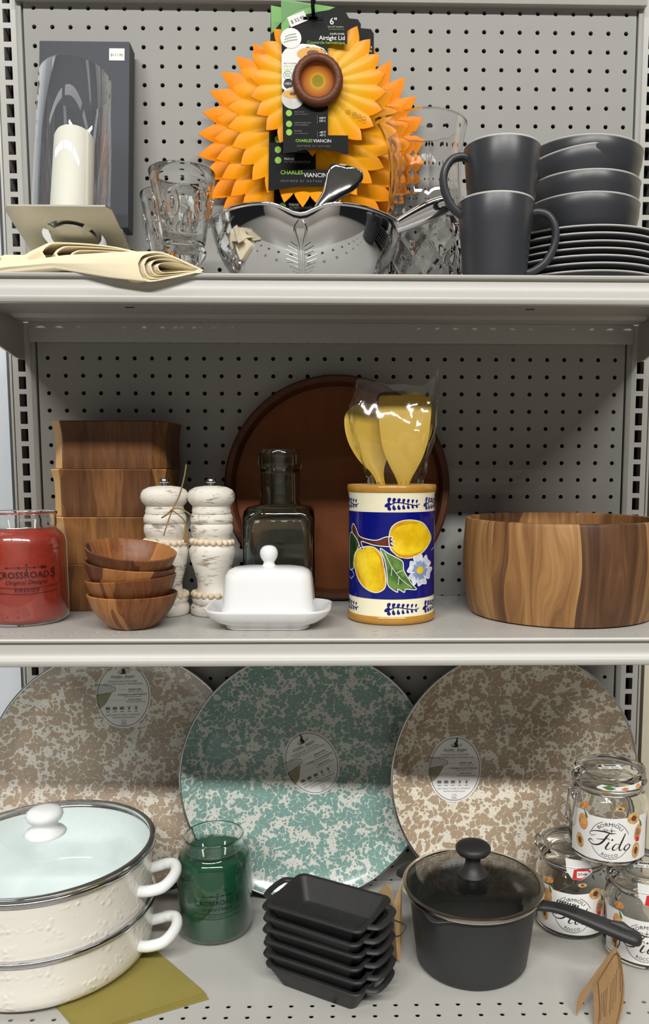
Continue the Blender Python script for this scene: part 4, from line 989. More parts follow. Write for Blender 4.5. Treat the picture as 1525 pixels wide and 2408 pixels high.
BR = zz([(905, 960), (912, 915), (930, 945), (945, 985), (985, 1000), (1040, 1005), (1090, 985), (1130, 985), (1120, 1000), (1140, 1015), (1118, 1020), (1140, 1040), (1090, 1040), (1030, 1035), (975, 1020), (955, 1020), (968, 1060), (955, 1065), (935, 1010)])
motif('leaf_motif', LG, M['leaf_d'], .0006)
motif('leaf_motif', LF, M['leaf_g'], .0007)
o = motif('branch_motif', BR, M['bark'], .0010, k=3)
o = motif('lemon_motif', L1, M['lemon'], .0009)
decal('shading', join2d(*[stroke([A(*p) for p in zz(s)], [.0005, .0040, .0035, .0005]) for s in ([(1118, 1040), (1160, 1092), (1230, 1098), (1300, 1070)], [(1120, 950), (1160, 912), (1220, 900), (1270, 905)])]), M['lemon_dark'], o, cy1(.0012), (.003, None))
o = motif('lemon_motif', L2, M['lemon'], .0009)
decal('shading', join2d(*[stroke([A(*p) for p in zz(s)], [.0005, .0038, .0035, .0005]) for s in ([(930, 1100), (925, 1160), (945, 1230), (985, 1285)], [(1030, 1065), (1065, 1110), (1078, 1190), (1080, 1260)])]), M['lemon_dark'], o, cy1(.0012), (.003, None))
decal('leaf_vein', join2d(*[stroke([A(*p) for p in zz(s)], .0007) for s in ([(1085, 1075), (1125, 1160), (1180, 1235), (1240, 1285)], [(1125, 1160), (1122, 1210)], [(1150, 1195), (1185, 1180)], [(1165, 1215), (1160, 1265)])]), M['print_white'], t, cy1(.0012), None)
fc = (1285, 1185)
for k in range(6):
    a = math.radians(90+60*k+12)
    pet = []
    for da, rr_ in ((-.42, .25), (-.52, .62), (-.34, .95), (0, .86), (.34, 1.0), (.52, .62), (.42, .25)):
        pet.append((fc[0]+78*rr_*math.cos(a+da)*(.95), fc[1]-98*rr_*math.sin(a+da)))
    o = motif('flower_petal', zz(pet), M['petal_w'], .0010+.0001*(k % 2), k=4)
    ins = [(fc[0]+(x-fc[0])*.62, fc[1]+(y-fc[1])*.62) for x, y in pet]
    decal('petal_shade', art(zz(ins), 4), M['petal_b'], o, cy1(.0015), (.003, None))
o = decal('flower_centre', poly2d([A(*p) for p in zz([(fc[0]+20*math.cos(i*.4), fc[1]+22*math.sin(i*.4)) for i in range(16)])]), M['lemon'], t, cy1(.0018), None)
decal('curl', join2d(*[stroke([A(*p) for p in zz(s)], .0007) for s in ([(893, 1195), (905, 1200), (915, 1225), (900, 1250), (893, 1240)], [(1355, 1075), (1375, 1062), (1380, 1085)])]), M['print_white'], t, cy1(.0006), None)
def sprig(cx, zc, name_z, flip):
    """leafy blue sprig: wavy stem with paired drop leaves; lengths in arc units"""
    its = [stroke([(cx-.021, zc-.004), (cx-.010, zc+.001), (cx+.004, zc-.001), (cx+.016, zc-.003), (cx+.022, zc-.001)], [.0014, .0012, .0011, .001, .0008])]
    for k in range(7):
        x = cx-.018+.0060*k; s = 1.15-.07*k
        for sg in (1, -1):
            d = [(0, 0), (.0012, .003), (.0026, .0062), (.0012, .0080), (-.0012, .0070), (-.0016, .0035)]
            its.append(poly2d([(x+p*s*1.05-.001, zc+sg*(.0002+q*s*.86)-.001) for p, q in d]))
    its.append(ell2d(cx-.0205, zc-.002, .0042, .0022, .5, 14))
    return join2d(*its)
for zc in (.0215, .1512):
    for k in range(6):
        x = (.013+k*2*PI*RC/6.6)
        decal('sprig_motif', mv(sprig(0, zc, '', 0), x if x < PI*RC else x-2*PI*RC, 0, 0), M['cobalt'], t, cy1(.0004), None)
# ---- utensils in a clear bag, standing in the crock
M['utensil'] = plain('ochre_silicone', srgb(198, 164, 62), .38, 0, .04, 30)
def paddle(name, label, loc, rot, head, bowl=0.0, thick=.0032, handle_w=.0055):
    """flat utensil: outline half-widths along z from the handle end upwards"""
    t = thing(name, label, 'utensil', loc, rot)
    pts = spline([(w, z, 0) for w, z in head], 5)
    zs = [p.y for p in pts]; zmin = zs[0]; zmax = zs[-1]
    cols = [-1, -.92, -.7, -.35, 0, .35, .7, .92, 1]
    F, B = [], []
    for p in pts:
        w, z = max(p.x, .0004), p.y; h = (z-zmin)/(zmax-zmin)
        cur = bowl*math.sin(PI*min(1, max(0, h)))
        F.append([(c*w, -thick/2*(1-abs(c)**6*.8)+cur*(1-c*c)*1.0+.010*(h**2), z) for c in cols])
        B.append([(c*w, thick/2*(1-abs(c)**6*.8)+cur*(1-c*c)*1.0+.010*(h**2), z) for c in reversed(cols)])
    bm = rings(bmesh.new(), [f+b for f, b in zip(F, B)], True, True, True)
    bmesh.ops.recalc_face_normals(bm, faces=bm.faces[:])
    part('head', bm, M['utensil'], t, 60)
    part('handle', tube([(0, 0, zmin+.018), (0, 0, zmin), (0, .0, -.150+zmin+.012), (0, 0, -.150+zmin)], [handle_w*.7, handle_w, handle_w, handle_w*.9], 12), M['utensil'], t, 60)
    return t
zu = Z2+.172
paddle('spatula', 'broad ochre spatula in front of the bagged utensils', (.0930, -.1900, zu-.012), (-.04, .02, 0), [(.0052, 0), (.0062, .010), (.0105, .022), (.0225, .046), (.0290, .066), (.0325, .092), (.0335, .112), (.0330, .1215), (.0295, .1255), (.012, .1262), (.0004, .1263)])
paddle('serving_spoon', 'ochre spoon leaning left among the bagged utensils', (.0690, -.1720, zu-.012), (-.02, -.26, .15), [(.0052, 0), (.0055, .018), (.0090, .032), (.0195, .050), (.0260, .072), (.0265, .092), (.0215, .110), (.0110, .1185), (.0004, .1205)], .008)
paddle('serving_spoon', 'ochre spoon standing right, behind the spatula', (.0975, -.1560, zu-.012), (-.05, .08, -.1), [(.0052, 0), (.0055, .024), (.0090, .040), (.0205, .060), (.0270, .082), (.0280, .102), (.0235, .122), (.0120, .1325), (.0004, .1350)], .007)
q = NT('crinkled_film'); v = q.coord()
nz = q.n('ShaderNodeTexNoise', {'noise_type': 'RIDGED_MULTIFRACTAL'}, Vector=q.mapping(v, (38, 38, 22)), Scale=1.0, Detail=2.0)
bp = q.n('ShaderNodeBump', Strength=.9, Distance=.006, Height=nz.outputs[0])
fa = q.n('ShaderNodeLayerWeight', Blend=.5, Normal=bp.outputs[0]).outputs['Facing']
fac = q.math('MINIMUM', q.math('ADD', q.math('MULTIPLY', q.math('POWER', fa, 2.5), .55), .06), 1.0)
tr = q.n('ShaderNodeBsdfTransparent', Color=(.97, .97, .97, 1)); gl = q.n('ShaderNodeBsdfGlossy', Color=(1, 1, 1, 1), Roughness=.08, Normal=bp.outputs[0])
mx = q.n('ShaderNodeMixShader', i0=fac, i1=tr.outputs[0], i2=gl.outputs[0]); q.t.links.new(mx.outputs[0], q.out.inputs[0]); q.t.nodes.remove(q.b)
M['film'] = q.m
t = thing('plastic_bag', 'clear crinkled plastic bag around the ochre utensils', 'bag', (.0830, -.1780, zu-.004))
rnd = random.Random(4); rs = []
for k in range(15):
    h = k/14; z = .0+.132*h
    wL = .030+.028*min(1, h*1.7)-.006*(h > .8); wR = .034+.020*min(1, h*1.6)
    dd = (.016+.010*math.sin(PI*min(1, h*1.1)))*(1-.92*h**5)+.0008
    ring = []
    for i in range(40):
        a = 2*PI*i/40; c, s = math.cos(a), math.sin(a)
        w = wR if c > 0 else wL
        jz = .0025*math.sin(a*7+k*1.3)+.0020*math.sin(a*13-k*.8)
        top = (.010*(abs(c)**2)*math.sin(a*3+1.2)+.012*max(0, c)**6+.010*max(0, -c)**6)*h**3
        ring.append((c*w+jz*.6, s*dd+jz*.35*(1 if s > 0 else -1), z+top+jz*.3))
    rs.append(ring)
part('film', rings(bmesh.new(), rs, True, False, False), M['film'], t, 70)
# ---- large acacia salad bowl
t = thing('salad_bowl', 'large round acacia wood salad bowl at the right end of the middle shelf', 'bowl', (.3100, -.1340, Z2+.0005), (0, 0, .62))
M['salad'] = stave_wood('acacia_staves', 9, [(.0, srgb(60, 40, 30)), (.30, srgb(104, 72, 48)), (.52, srgb(150, 108, 66)), (.78, srgb(190, 148, 96)), (1, srgb(206, 168, 118))], seed=4.2, wav=.7, vert=.8, grain=.42, phase=.9)
part('bowl_body', lathe([(0, 0), (.1180, 0), (.1215, .0015), (.1265, .020), (.1308, .050), (.1318, .070), (.1308, .095), (.1285, .1225), (.1272, .1268), (.1245, .1278), (.1215, .1268), (.1210, .1225), (.1235, .090), (.1235, .060), (.119, .025), (.110, .012), (0, .011)], 112), M['salad'], t, 45)
# ================================================================== bottom shelf
# ---- three spattered enamel platters leaning on the pegboard
M['enamel_l'] = speckle('taupe_spatter_enamel', srgb(226, 222, 212), srgb(178, 160, 140), 84, 1.3, .46)
M['enamel_m'] = speckle('teal_spatter_enamel', srgb(216, 215, 208), srgb(126, 160, 153), 96, 7.9, .42)
M['enamel_r'] = speckle('warm_taupe_spatter_enamel', srgb(234, 228, 212), srgb(178, 158, 134), 78, 4.6, .44)
M['olive_print'] = plain('olive_print', srgb(150, 146, 116), .6)
M['pale_print'] = plain('pale_grey_print', srgb(206, 206, 206), .6)
def oval_label(parent, cx, cz, rot, y, sx=1.0):
    """printed oval sticker on a flat face; x right, z up"""
    a, b = .0410*sx, .0505*sx
    f = lambda e: (lambda x, yy: Vector((cx+x*math.cos(rot)-yy*math.sin(rot), y-e, cz+x*math.sin(rot)+yy*math.cos(rot))))
    lb = decal('oval_label', ell2d(0, 0, a, b, n=56), M['white_paper'], parent, f(.0004))
    D = lambda name, it, m, e=.0007: decal(name, ([(x*sx, yy*sx) for x, yy in it[0]], it[1]), m, lb, f(e))
    D('border_print', ring2d(0, 0, .0385, .0480, .0007), M['ink'])
    D('rabbit_print', join2d(ell2d(.001, .0375, .0030, .0042, .3, 16), ell2d(.0022, .0425, .0018, .0018, 0, 12), ell2d(.0030, .0458, .0006, .0025, -.2, 10), ell2d(.0016, .0456, .0006, .0025, .1, 10), ell2d(0, .0342, .0055, .0009, 0, 12), *[stroke([(-.0075+.0012*k, .0345), (-.0072+.0014*k, .038+.0012*(k % 2))], .0004, 2) for k in range(4)], *[stroke([(.0058+.0012*k, .0345), (.0060+.0014*k, .038+.0014*(k % 2))], .0004, 2) for k in range(4)]), M['ink'])
    D('lettering', fitted('Golden  Rabbit', .036, 0, .0275, shear=.45), M['ink'])
    D('ruled_line', rect2d(-.0135, .0135, .0262, .0265), M['ink'])
    D('lettering', fitted('PORCELAIN ON STEEL', .0440, 0, .0205), M['grey_ink'])
    D('lettering', fitted('THE HIGHEST QUALITY ENAMELWARE', .0580, 0, .0168), M['grey_ink'])
    for k, (s1, s2, w1, w2, x) in enumerate((('SIGNATURE', 'stainless steel rim', .0190, .0235, .0170), ('DURABLE & LIGHTWEIGHT', 'carbon steel interior', .0430, .0270, .0135), ('NON-STICK', 'fused porcelain finish', .0190, .0290, .0170))):
        yy = .0082-.0080*k
        D('lettering', fitted(s1, w1, x, yy, offset=.008), M['ink']); D('lettering', fitted(s2, w2, x+.001, yy-.0030, shear=.3), M['grey_ink'])
        D('ruled_line', rect2d(-.0090-.006*k, x-w1/2-.0015, yy+.0008, yy+.0010), M['grey_ink'])
    D('pan_print', poly2d([(-.0400, .0165), (-.0270, .0150), (-.0170, .0130), (-.0120, .0100), (-.0150, .0075), (-.0260, .0045), (-.0405, .0030)]), M['pale_print'])
    D('pan_print', poly2d([(-.0402, .0022), (-.0170, .0045), (-.0200, -.0010), (-.0250, -.0100), (-.0310, -.0165), (-.0370, -.0200), (-.0398, -.0090)]), M['olive_print'])
    D('pan_outline', stroke([(-.0400, .0180), (-.0250, .0165), (-.0130, .0130), (-.0115, .0100), (-.0140, .0070), (-.0260, .0040), (-.0402, .0018)], .0006), M['ink'])
    for k in range(5):
        x = -.0235+.0105*k
        D('icon', join2d(rect2d(x-.0032, x+.0032, -.0215, -.0172), rect2d(x-.0026, x+.0026, -.0250, -.0241)) if k < 3 else join2d(ell2d(x, -.0198, .0017, .0022, 0, 12), rect2d(x-.0036, x+.0036, -.0170, -.0165), rect2d(x-.0022, x+.0022, -.0250, -.0241)), M['grey_ink'])
    D('lettering', fitted('Each piece is made to withstand', .0500, -.001, -.0305, shear=.3), M['grey_ink'])
    D('lettering', fitted('extreme temperatures.', .0340, 0, -.0345, shear=.3), M['grey_ink'])
    D('maker_mark', join2d(rect2d(-.0032, .0032, -.0437, -.0433), rect2d(-.0032, .0032, -.0383, -.0379), rect2d(-.0032, -.0028, -.0437, -.0379), rect2d(.0028, .0032, -.0437, -.0379), stroke([(-.0018, -.041), (0, -.0422), (.0018, -.0398)], .0006), rect2d(-.0048, .0048, -.0455, -.0449)), M['grey_ink'])
    return lb
RP = .190
def platter(label, x, y, mat, lx, lz, lrot, yaw_=.084, tilt=5.0):
    t = thing('enamel_platter', label, 'platter', (x, y, ZD+.0005), (-math.radians(tilt), 0, yaw_), 'spattered enamel platters')
    prof = [(0, .0235), (RP-.036, .0235), (RP-.028, .0225), (RP-.010, .0070), (RP-.0015, .0012), (RP-.0015, .0), (RP-.011, .0050), (RP-.029, .0200), (RP-.037, .0215), (0, .0215)]
    bm = lathe(prof, 128); warp(bm, lambda v: Vector((v.x, v.z, v.y+RP)))
    bmesh.ops.recalc_face_normals(bm, faces=bm.faces[:])
    part('enamel_dish', bm, mat, t, 40)
    part('steel_rim', tube([(RP*math.cos(2*PI*i/128)*.9965, .0008, RP+RP*.9965*math.sin(2*PI*i/128)) for i in range(128)], .0018, 8, closed=True), M['steel'], t, 60)
    oval_label(t, lx, RP+lz, lrot, .0213)
    return t
platter('taupe spattered enamel platter leaning behind the white pots', -.3250, -.0460, M['enamel_l'], .0070, .1160, .0, .084, 2.6)
platter('teal spattered enamel platter leaning between the two taupe ones', -.0375, -.0580, M['enamel_m'], .0060, .0130, .42, .084, 4.4)
platter('warm taupe spattered enamel platter leaning behind the black saucepan', .2760, -.0660, M['enamel_r'], -.0900, .0080, -.03)
# ---- olive napkin under the pots
M['olive_cloth'] = cloth('olive_cotton', srgb(140, 128, 52))
t = thing('olive_napkin', 'olive green cotton napkin folded flat under the white pots', 'napkin', (-.2836, -.2372, ZD+.0005))
Aq, Bq, Dq = Vector((.1364, -.0415)), Vector((.0006, -.1045)), Vector((-.0004, .1045))
Cq = Bq+Dq-Aq
for k in range(4):
    o = Vector((-.0022*k, .0030*k*(1 if k < 3 else .8)))
    pts = [Aq+o+Vector((-.0015*(k % 2), 0)), Dq+o*.3, Cq, Bq+o*Vector((1, 1)).length*0+Vector((.001*k, .0012*k))]
    poly = []
    for i, p in enumerate(pts):
        q_, r_ = pts[i-1], pts[(i+1) % 4]
        for s_ in (.03, .012, 0.004): poly.append(p+(q_-p).normalized()*s_*(1 if s_ > .005 else .3))
        for s_ in (.012, .03): poly.append(p+(r_-p).normalized()*s_)
    bm = prism([(p.x, p.y) for p in poly], .0009*k+.0001, .0009*k+.0008, 'Z')
    part('cloth_layer', bm, M['olive_cloth'], t, 30)
# ---- white enamel pots
q = NT('white_pebbled_enamel'); v = q.coord()
vo = q.n('ShaderNodeTexVoronoi', {'feature': 'SMOOTH_F1'}, Vector=v, Scale=135.0).outputs[0]
lump = q.math('MULTIPLY', q.n('ShaderNodeMapRange', Value=vo, i1=.05, i2=.45, i3=1.0, i4=.0).outputs[0], q.n('ShaderNodeMapRange', Value=q.noise(v, 34, 2), i1=.46, i2=.58).outputs[0])
q.bump(q.math('ADD', lump, q.math('MULTIPLY', q.noise(v, 22, 2), .5)), .55, .0016)
M['enamel_w'] = q.done(q.mix(q.noise(v, 12), srgb(240, 234, 222), srgb(246, 242, 233)), .12, 0, Coat_Weight=.2)
M['enamel_in'] = plain('smooth_white_enamel', srgb(240, 244, 243), .12, 0, .02)
M['lid_glass'] = thin_glass('lid_glass', (.96, .985, .985, 1), .35, .02, .035, 5.0)
def pot(label, x, y, z, rz, lidded, PH):
    t = thing('enamel_pot', label, 'pot', (x, y, z), (0, 0, rz), 'white enamel pots')
    part('pot_body', lathe([(0, 0), (.116, 0), (.1240, .0018), (.1295, .0065), (.1328, .0145), (.1342, .0270), (.1348, PH-.004), (.1360, PH), (.1330, PH)], 112), M['enamel_w'], t, 60)
    part('pot_interior', lathe([(.1330, PH), (.1320, PH-.004), (.1312, .0270), (.1300, .0155), (.1268, .0085), (.1220, .0040), (.116, .0024), (0, .0024)], 112), M['enamel_in'], t, 60)
    part('steel_rim', lathe([(.1335, PH-.0035), (.1378, PH-.0040), (.1400, PH-.0010), (.1398, PH+.0022), (.1368, PH+.0042), (.1330, PH+.0030), (.1322, PH-.0005)], 112), M['steel'], t, 60)
    for s in (0, PI):
        c, n = math.cos(s), math.sin(s)
        zh = PH-.043
        P = [(.1300, -.0290, zh), (.1430, -.0300, zh+.001), (.1590, -.0265, zh+.004), (.1680, -.0130, zh+.008), (.1700, .0050, zh+.0105), (.1640, .0210, zh+.011), (.1520, .0275, zh+.0085), (.1420, .0285, zh+.005), (.1300, .0280, zh+.002)]
        part('handle', tube([(p.x*c-p.y*n, p.x*n+p.y*c, p.z) for p in spline(P, 5)], .0074, 12, sx=1.0), M['enamel_in'], t, 60)
    if lidded:
        lid_ = part('lid', lathe([(.1335, PH+.0052), (.1340, PH+.0062), (.1180, PH+.0130), (.0850, PH+.0185), (.0450, PH+.0215), (0, PH+.0225), (0, PH+.0195), (.0450, PH+.0185), (.0850, PH+.0155), (.1180, PH+.0100), (.1335, PH+.0052)], 96), M['lid_glass'], t, 60)
        part('lid_band', lathe([(.1330, PH+.0042), (.1392, PH+.0044), (.1402, PH+.0068), (.1380, PH+.0088), (.1330, PH+.0076), (.1330, PH+.0042)], 112), M['steel'], lid_, 60)
        zk = PH+.0222
        part('knob', lathe([(0, zk), (.0262, zk), (.0268, zk+.0018), (.0240, zk+.0050), (.0180, zk+.0090), (.0160, zk+.0130), (.0175, zk+.0170), (.0215, zk+.0205), (.0235, zk+.0250), (.0225, zk+.0300), (.0180, zk+.0340), (.0100, zk+.0358), (0, zk+.0362)], 48), M['enamel_in'], lid_, 60)
        lb = decal('oval_label', ell2d(-.012, -.075, .036, .026, .25, n=40), M['white_paper'], t, lambda a, b: Vector((a, b, .0030)))
        decal('border_print', ([(x_-.012, y_-.075) for x_, y_ in ring2d(0, 0, .0335, .0238, .0006)[0]], ring2d(0, 0, .0335, .0238, .0006)[1]), M['ink'], lb, lambda a, b: Vector((a, b, .0034)))
        decal('lettering', join2d(*[fitted(s, w, -.010, -.062-.006*k, shear=.2) for k, (s, w) in enumerate((('Each piece is made', .03), ('to withstand extreme', .036), ('temperatures.', .022)))]), M['grey_ink'], lb, lambda a, b: Vector((a, b, .0034)))
        # the open top and bare lid of the same pot: white interior seen through the glass
    return t
pot('lower white enamel pot with a steel rim, standing on the olive napkin', -.3780, -.1830, ZD+.0048, -.03, False, .0685)
pot('upper white enamel pot with glass lid, stacked on the lower one', -.3780, -.1830, ZD+.0048+.0685-.0110, -.01, True, .0850)
# ---- green jar candle
candle_jar('green jar candle in front of the teal platter', -.1670, -.1240, ZD+.0005, .24, M['wax_green'], .1120, 'FRASER FOREST', .064, M['jar_ink_g'])
# ---- cast iron mini bakers, stacked
q = NT('cast_iron'); v = q.coord(); q.bump(q.noise(v, 900, 2), .35, .0006)
M['iron'] = q.done(q.mix(q.noise(v, 60), srgb(36, 36, 37), srgb(48, 48, 49)), .52, 0, Specular_IOR_Level=.45)
M['kraft'] = plain('kraft_card', srgb(184, 150, 106), .8, 0, .08, 120)
M['kraft_ink'] = plain('brown_ink', srgb(84, 56, 34), .8)
M['thread'] = plain('thin_black_cord', srgb(30, 26, 24), .8)
PAN = ['cast iron baking dish at the bottom of the stack', 'cast iron baking dish, second from the bottom of the stack', 'cast iron baking dish, third from the bottom of the stack', 'cast iron baking dish, third from the top of the stack', 'cast iron baking dish just under the topmost one', 'cast iron baking dish on top of the stack, its inside showing']
pan_root = None
for k in range(6):
    if k == 0:
        t = thing('baking_dish', PAN[0], 'baking dish', (0, 0, 0), (0, 0, 0), 'stacked cast iron baking dishes')
        bm = rings(bmesh.new(), [rr3(.104, .055, .008, 0), rr3(.108, .059, .009, .0012), rr3(.1330, .0830, .010, .0275), rr3(.1375, .0875, .011, .0285), rr3(.1385, .0885, .0112, .0305), rr3(.1370, .0870, .011, .0320), rr3(.1290, .0790, .009, .0320), rr3(.1265, .0765, .008, .0310), rr3(.104, .056, .007, .0060), rr3(.100, .052, .006, .0045)], True, True, True)
        bmesh.ops.recalc_face_normals(bm, faces=bm.faces[:]); part('dish_body', bm, M['iron'], t, 40)
        for s in (-1, 1):
            P = [(s*.0660, -.0250, .0292), (s*.0720, -.0240, .0292), (s*.0800, -.0190, .0290), (s*.0825, 0, .0288), (s*.0800, .0190, .0290), (s*.0720, .0240, .0292), (s*.0660, .0250, .0292)]
            part('handle', tube(spline(P, 5), .0030, 8, sx=1.5), M['iron'], t, 60)
        pan_root = t
    else: t = copy_tree(pan_root)
    t['label'] = PAN[k]
    t.location = (-.0030+(.0, .0012, -.0008, .0006, -.001, .0016)[k], -.2520+(.0, -.0008, .0006, .001, -.0012, 0)[k], ZD+.0005+.0159*k); t.rotation_euler = (0, 0, math.radians(-28.6+(0, .8, -.6, .5, -.9, .3)[k]))
def leaf(name, pts, mat, parent, th_=.0007):
    """a stiff card: 3D polygon with thickness"""
    bm = bmesh.new(); f = bm.faces.new([bm.verts.new(p) for p in pts]); bm.normal_update()
    bmesh.ops.solidify(bm, geom=[f], thickness=th_); return part(name, bm, mat, parent, None)
t = thing('kraft_tag', 'folded kraft paper tags tied to the end of the baking dish stack', 'tag', (.0800, -.2060, ZD+.0005))
leaf('tag_leaf', [(-.0060, .0060, .105), (.0000, .000, .098), (.0080, -.0080, .005), (.0000, .004, .010), (-.0180, .020, .060), (-.0180, .018, .085)], M['kraft'], t)
leaf('tag_leaf', [(.0025, -.0020, .082), (.0125, .004, .107), (.0135, .004, .025), (.0100, -.0060, .0015), (.0070, -.0070, .008)], M['kraft'], t)
part('tie_cord', tube(spline([(-.016, -.010, .070), (.002, -.0075, .062), (.0180, -.0030, .050), (.008, -.009, .040), (-.012, -.014, .052)], 6), .0005, 5), M['thread'], t)
# ---- black saucepan with glass lid
M['pan_black'] = plain('matte_black_coating', srgb(46, 47, 48), .48, 0, .06, 50, .06, 800)
M['pan_grip'] = plain('black_cast_handle', srgb(40, 40, 40), .5, 0, .1, 60, .25, 500)
M['smoke_glass'] = thin_glass('pan_lid_glass', (.86, .86, .84, 1), .7, .02, .06, 4.0)
M['lid_steel'] = plain('lid_band_steel', srgb(206, 202, 192), .16, 1.0, .03)
SX, SY, SH = .1870, -.2010, .1010
t = thing('saucepan', 'matte black saucepan with glass lid, knob and long handle', 'saucepan', (SX, SY, ZD+.0005))
def pour(v):
    a = math.atan2(v.y, v.x); g = math.exp(-((a-math.radians(-128))/.16)**2); h = max(0, (v.z-.070)/.03)
    k = 1+.11*g*h**2; return Vector((v.x*k, v.y*k, v.z-.002*g*h))
bm = lathe([(0, .0), (.066, .0), (.0705, .0015), (.0730, .005), (.0775, .040), (.0820, .080), (.0840, .0960), (.0890, .0985), (.0905, .1000), (.0890, SH), (.0830, .1005), (.0800, .080), (.0752, .040), (.0708, .008), (.066, .005), (0, .005)], 96)
warp(bm, pour); part('pan_body', bm, M['pan_black'], t, 40)
la = math.radians(146)
bm = boxm(-.021, .021, .0, .026, .0885, .0975, .004)
warp(bm, lambda v: Vector((v.x*(1-.35*max(0, v.y/.026)**3), v.y, v.z)))
o = part('helper_handle', bm, M['pan_grip'], t, 40); o.location = (.0850*math.cos(la), .0850*math.sin(la), 0); o.rotation_euler = (0, 0, la-PI/2)
ha = math.radians(-24); d = Vector((math.cos(ha), math.sin(ha), 0))
C = spline([(.0800, .0930, .0130, .0060), (.0960, .0945, .0100, .0055), (.1130, .0950, .0092, .0058), (.1350, .0920, .0110, .0072), (.1700, .0850, .0125, .0080), (.2000, .0790, .0130, .0082), (.2100, .0770, .0105, .0070), (.2135, .0765, .0050, .0040)], 6)
rr_ = []
sd = Vector((-d.y, d.x, 0))
for c in C: rr_.append([d*c[0]+Vector((0, 0, c[1]))+sd*math.cos(2*PI*i/16)*c[2]+Vector((0, 0, 1))*math.sin(2*PI*i/16)*c[3] for i in range(16)])
hd = part('handle', rings(bmesh.new(), rr_, True, True, True), M['pan_grip'], t, 60)
for k in range(9):
    c0 = d*(.1100+.0032*k)+Vector((0, 0, .1008-.00022*k)); part('grip_rib', tube([c0-sd*.0085, c0+Vector((0, 0, .0008)), c0+sd*.0085], .0010, 6), M['pan_grip'], hd, 60)
part('thumb_dent', tube([d*.176+Vector((0, 0, .0912)), d*.190+Vector((0, 0, .0888)), d*.203+Vector((0, 0, .0860))], [.003, .0062, .002], 10, sx=1.0), M['pan_black'], hd, 60)
zl = SH+.0015
gl = part('lid', lathe([(.0880, zl+.001), (.0890, zl+.003), (.0760, zl+.0090), (.0520, zl+.0145), (.0240, zl+.0170), (0, zl+.0175), (0, zl+.0150), (.0240, zl+.0145), (.0520, zl+.0118), (.0760, zl+.0062), (.0880, zl+.001)], 96), M['smoke_glass'], t, 60)
part('lid_band', lathe([(.0872, zl-.0010), (.0925, zl-.0008), (.0938, zl+.0020), (.0925, zl+.0046), (.0880, zl+.0048), (.0872, zl+.002), (.0872, zl-.001)], 96), M['lid_steel'], gl, 60)
part('knob', lathe([(0, zl+.0155), (.0205, zl+.0160), (.0185, zl+.0185), (.0125, zl+.0235), (.0098, zl+.0320), (.0105, zl+.0390), (.0150, zl+.0430), (.0205, zl+.0450), (.0230, zl+.0480), (.0232, zl+.0520), (.0200, zl+.0555), (.0120, zl+.0575), (0, zl+.0580)], 48), M['pan_grip'], gl, 60)
# kraft care tag hanging from the saucepan handle
t = thing('care_tag', 'printed kraft paper care tag hanging from the saucepan handle end', 'tag', (.3480, -.3180, ZD+.0005))
OT = Vector((.3480, -.3180, ZD+.0005))
TR, TF, FL = Vector((.3550, -.292, .2205))-OT, Vector((.3480, -.291, .2318))-OT, Vector((.3175, -.3050, .1935))-OT
BR_, BL_ = Vector((.3385, -.3380, .1615))-OT, Vector((.3105, -.3360, .1615))-OT
LT_, LB_ = Vector((.2965, -.3060, .1755))-OT, Vector((.2950, -.3180, .1612))-OT
def front_leaf(j, h):
    """j 0 right .. 1 left along the fold, h 0 top .. 1 bottom; bulges a little"""
    top = TR.lerp(TF, min(1, j*3)) if j < 1/3 else TF.lerp(FL, (j-1/3)*1.5)
    return top.lerp(BR_.lerp(BL_, j), h)+Vector((.0050*math.sin(PI*h)*(1-j), -.004*math.sin(PI*h), 0))
rows = [k/12 for k in range(13)]; cols_ = [k/9 for k in range(10)]
bm = rings(bmesh.new(), [[front_leaf(j, h) for j in cols_] for h in rows], False); bmesh.ops.solidify(bm, geom=bm.faces[:], thickness=.0006)
fl = part('tag_leaf', bm, M['kraft'], t, 60)
bk = [[TF.lerp(FL, j).lerp(TF.lerp(LT_, j) if h < .01 else (TF.lerp(FL, .3).lerp(LB_, j)), h)+Vector((-.0060*math.sin(PI*h)*j, .002*math.sin(PI*h), .004*math.sin(PI*h)*j)) for j in cols_] for h in rows]
bm = rings(bmesh.new(), bk, False); bmesh.ops.solidify(bm, geom=bm.faces[:], thickness=.0006)
part('tag_leaf', bm, M['kraft'], t, 60)
def on_leaf(x, y):
    """x 0..1 across from the right edge, y 0..1 down the front leaf"""
    j = max(0, min(1, x)); h = max(0, min(1, y))
    return front_leaf(j, h)+Vector((.0006, -.0014, .0003))
def leaf_text(s, x0, x1, y0, y1):
    V, F = text2d(s, 1.0); a, b = min(p[0] for p in V), max(p[0] for p in V); hh = max(p[1] for p in V)
    # lines run down the leaf
    return [(x0+(x1-x0)*(1-p[1]/hh), y0+(y1-y0)*(p[0]-a)/(b-a)) for p in V], F
decal('border_print', join2d(*[stroke(s, .02, 4) for s in ([(.10, .06), (.12, .5), (.14, .94)], [(.12, .06), (.5, .06), (.88, .08)], [(.88, .08), (.86, .5), (.84, .95)])]), M['kraft_ink'], fl, on_leaf)
decal('lettering', join2d(leaf_text('OLD', .16, .24, .10, .22), rect2d(.185, .20, .25, .52), *[rect2d(.34+.055*k, .350+.055*k, .26+.03*k, .26+.03*k+w) for k, w in enumerate((.40, .46, .50, .42))], *[rect2d(.62+.055*k, .632+.055*k, .36, .36+w) for k, w in enumerate((.46, .44, .36, .50))]), M['kraft_ink'], fl, on_leaf)
part('tie_cord', tube(spline([tuple(TF+Vector((0, 0, -.002))), tuple(TF+Vector((.002, .003, .004))), tuple(TF+Vector((.006, .008, .0075))), tuple(TF+Vector((.008, .006, .001))), tuple(TF+Vector((.003, .001, -.003)))], 5), .0007, 6), M['thread'], t)
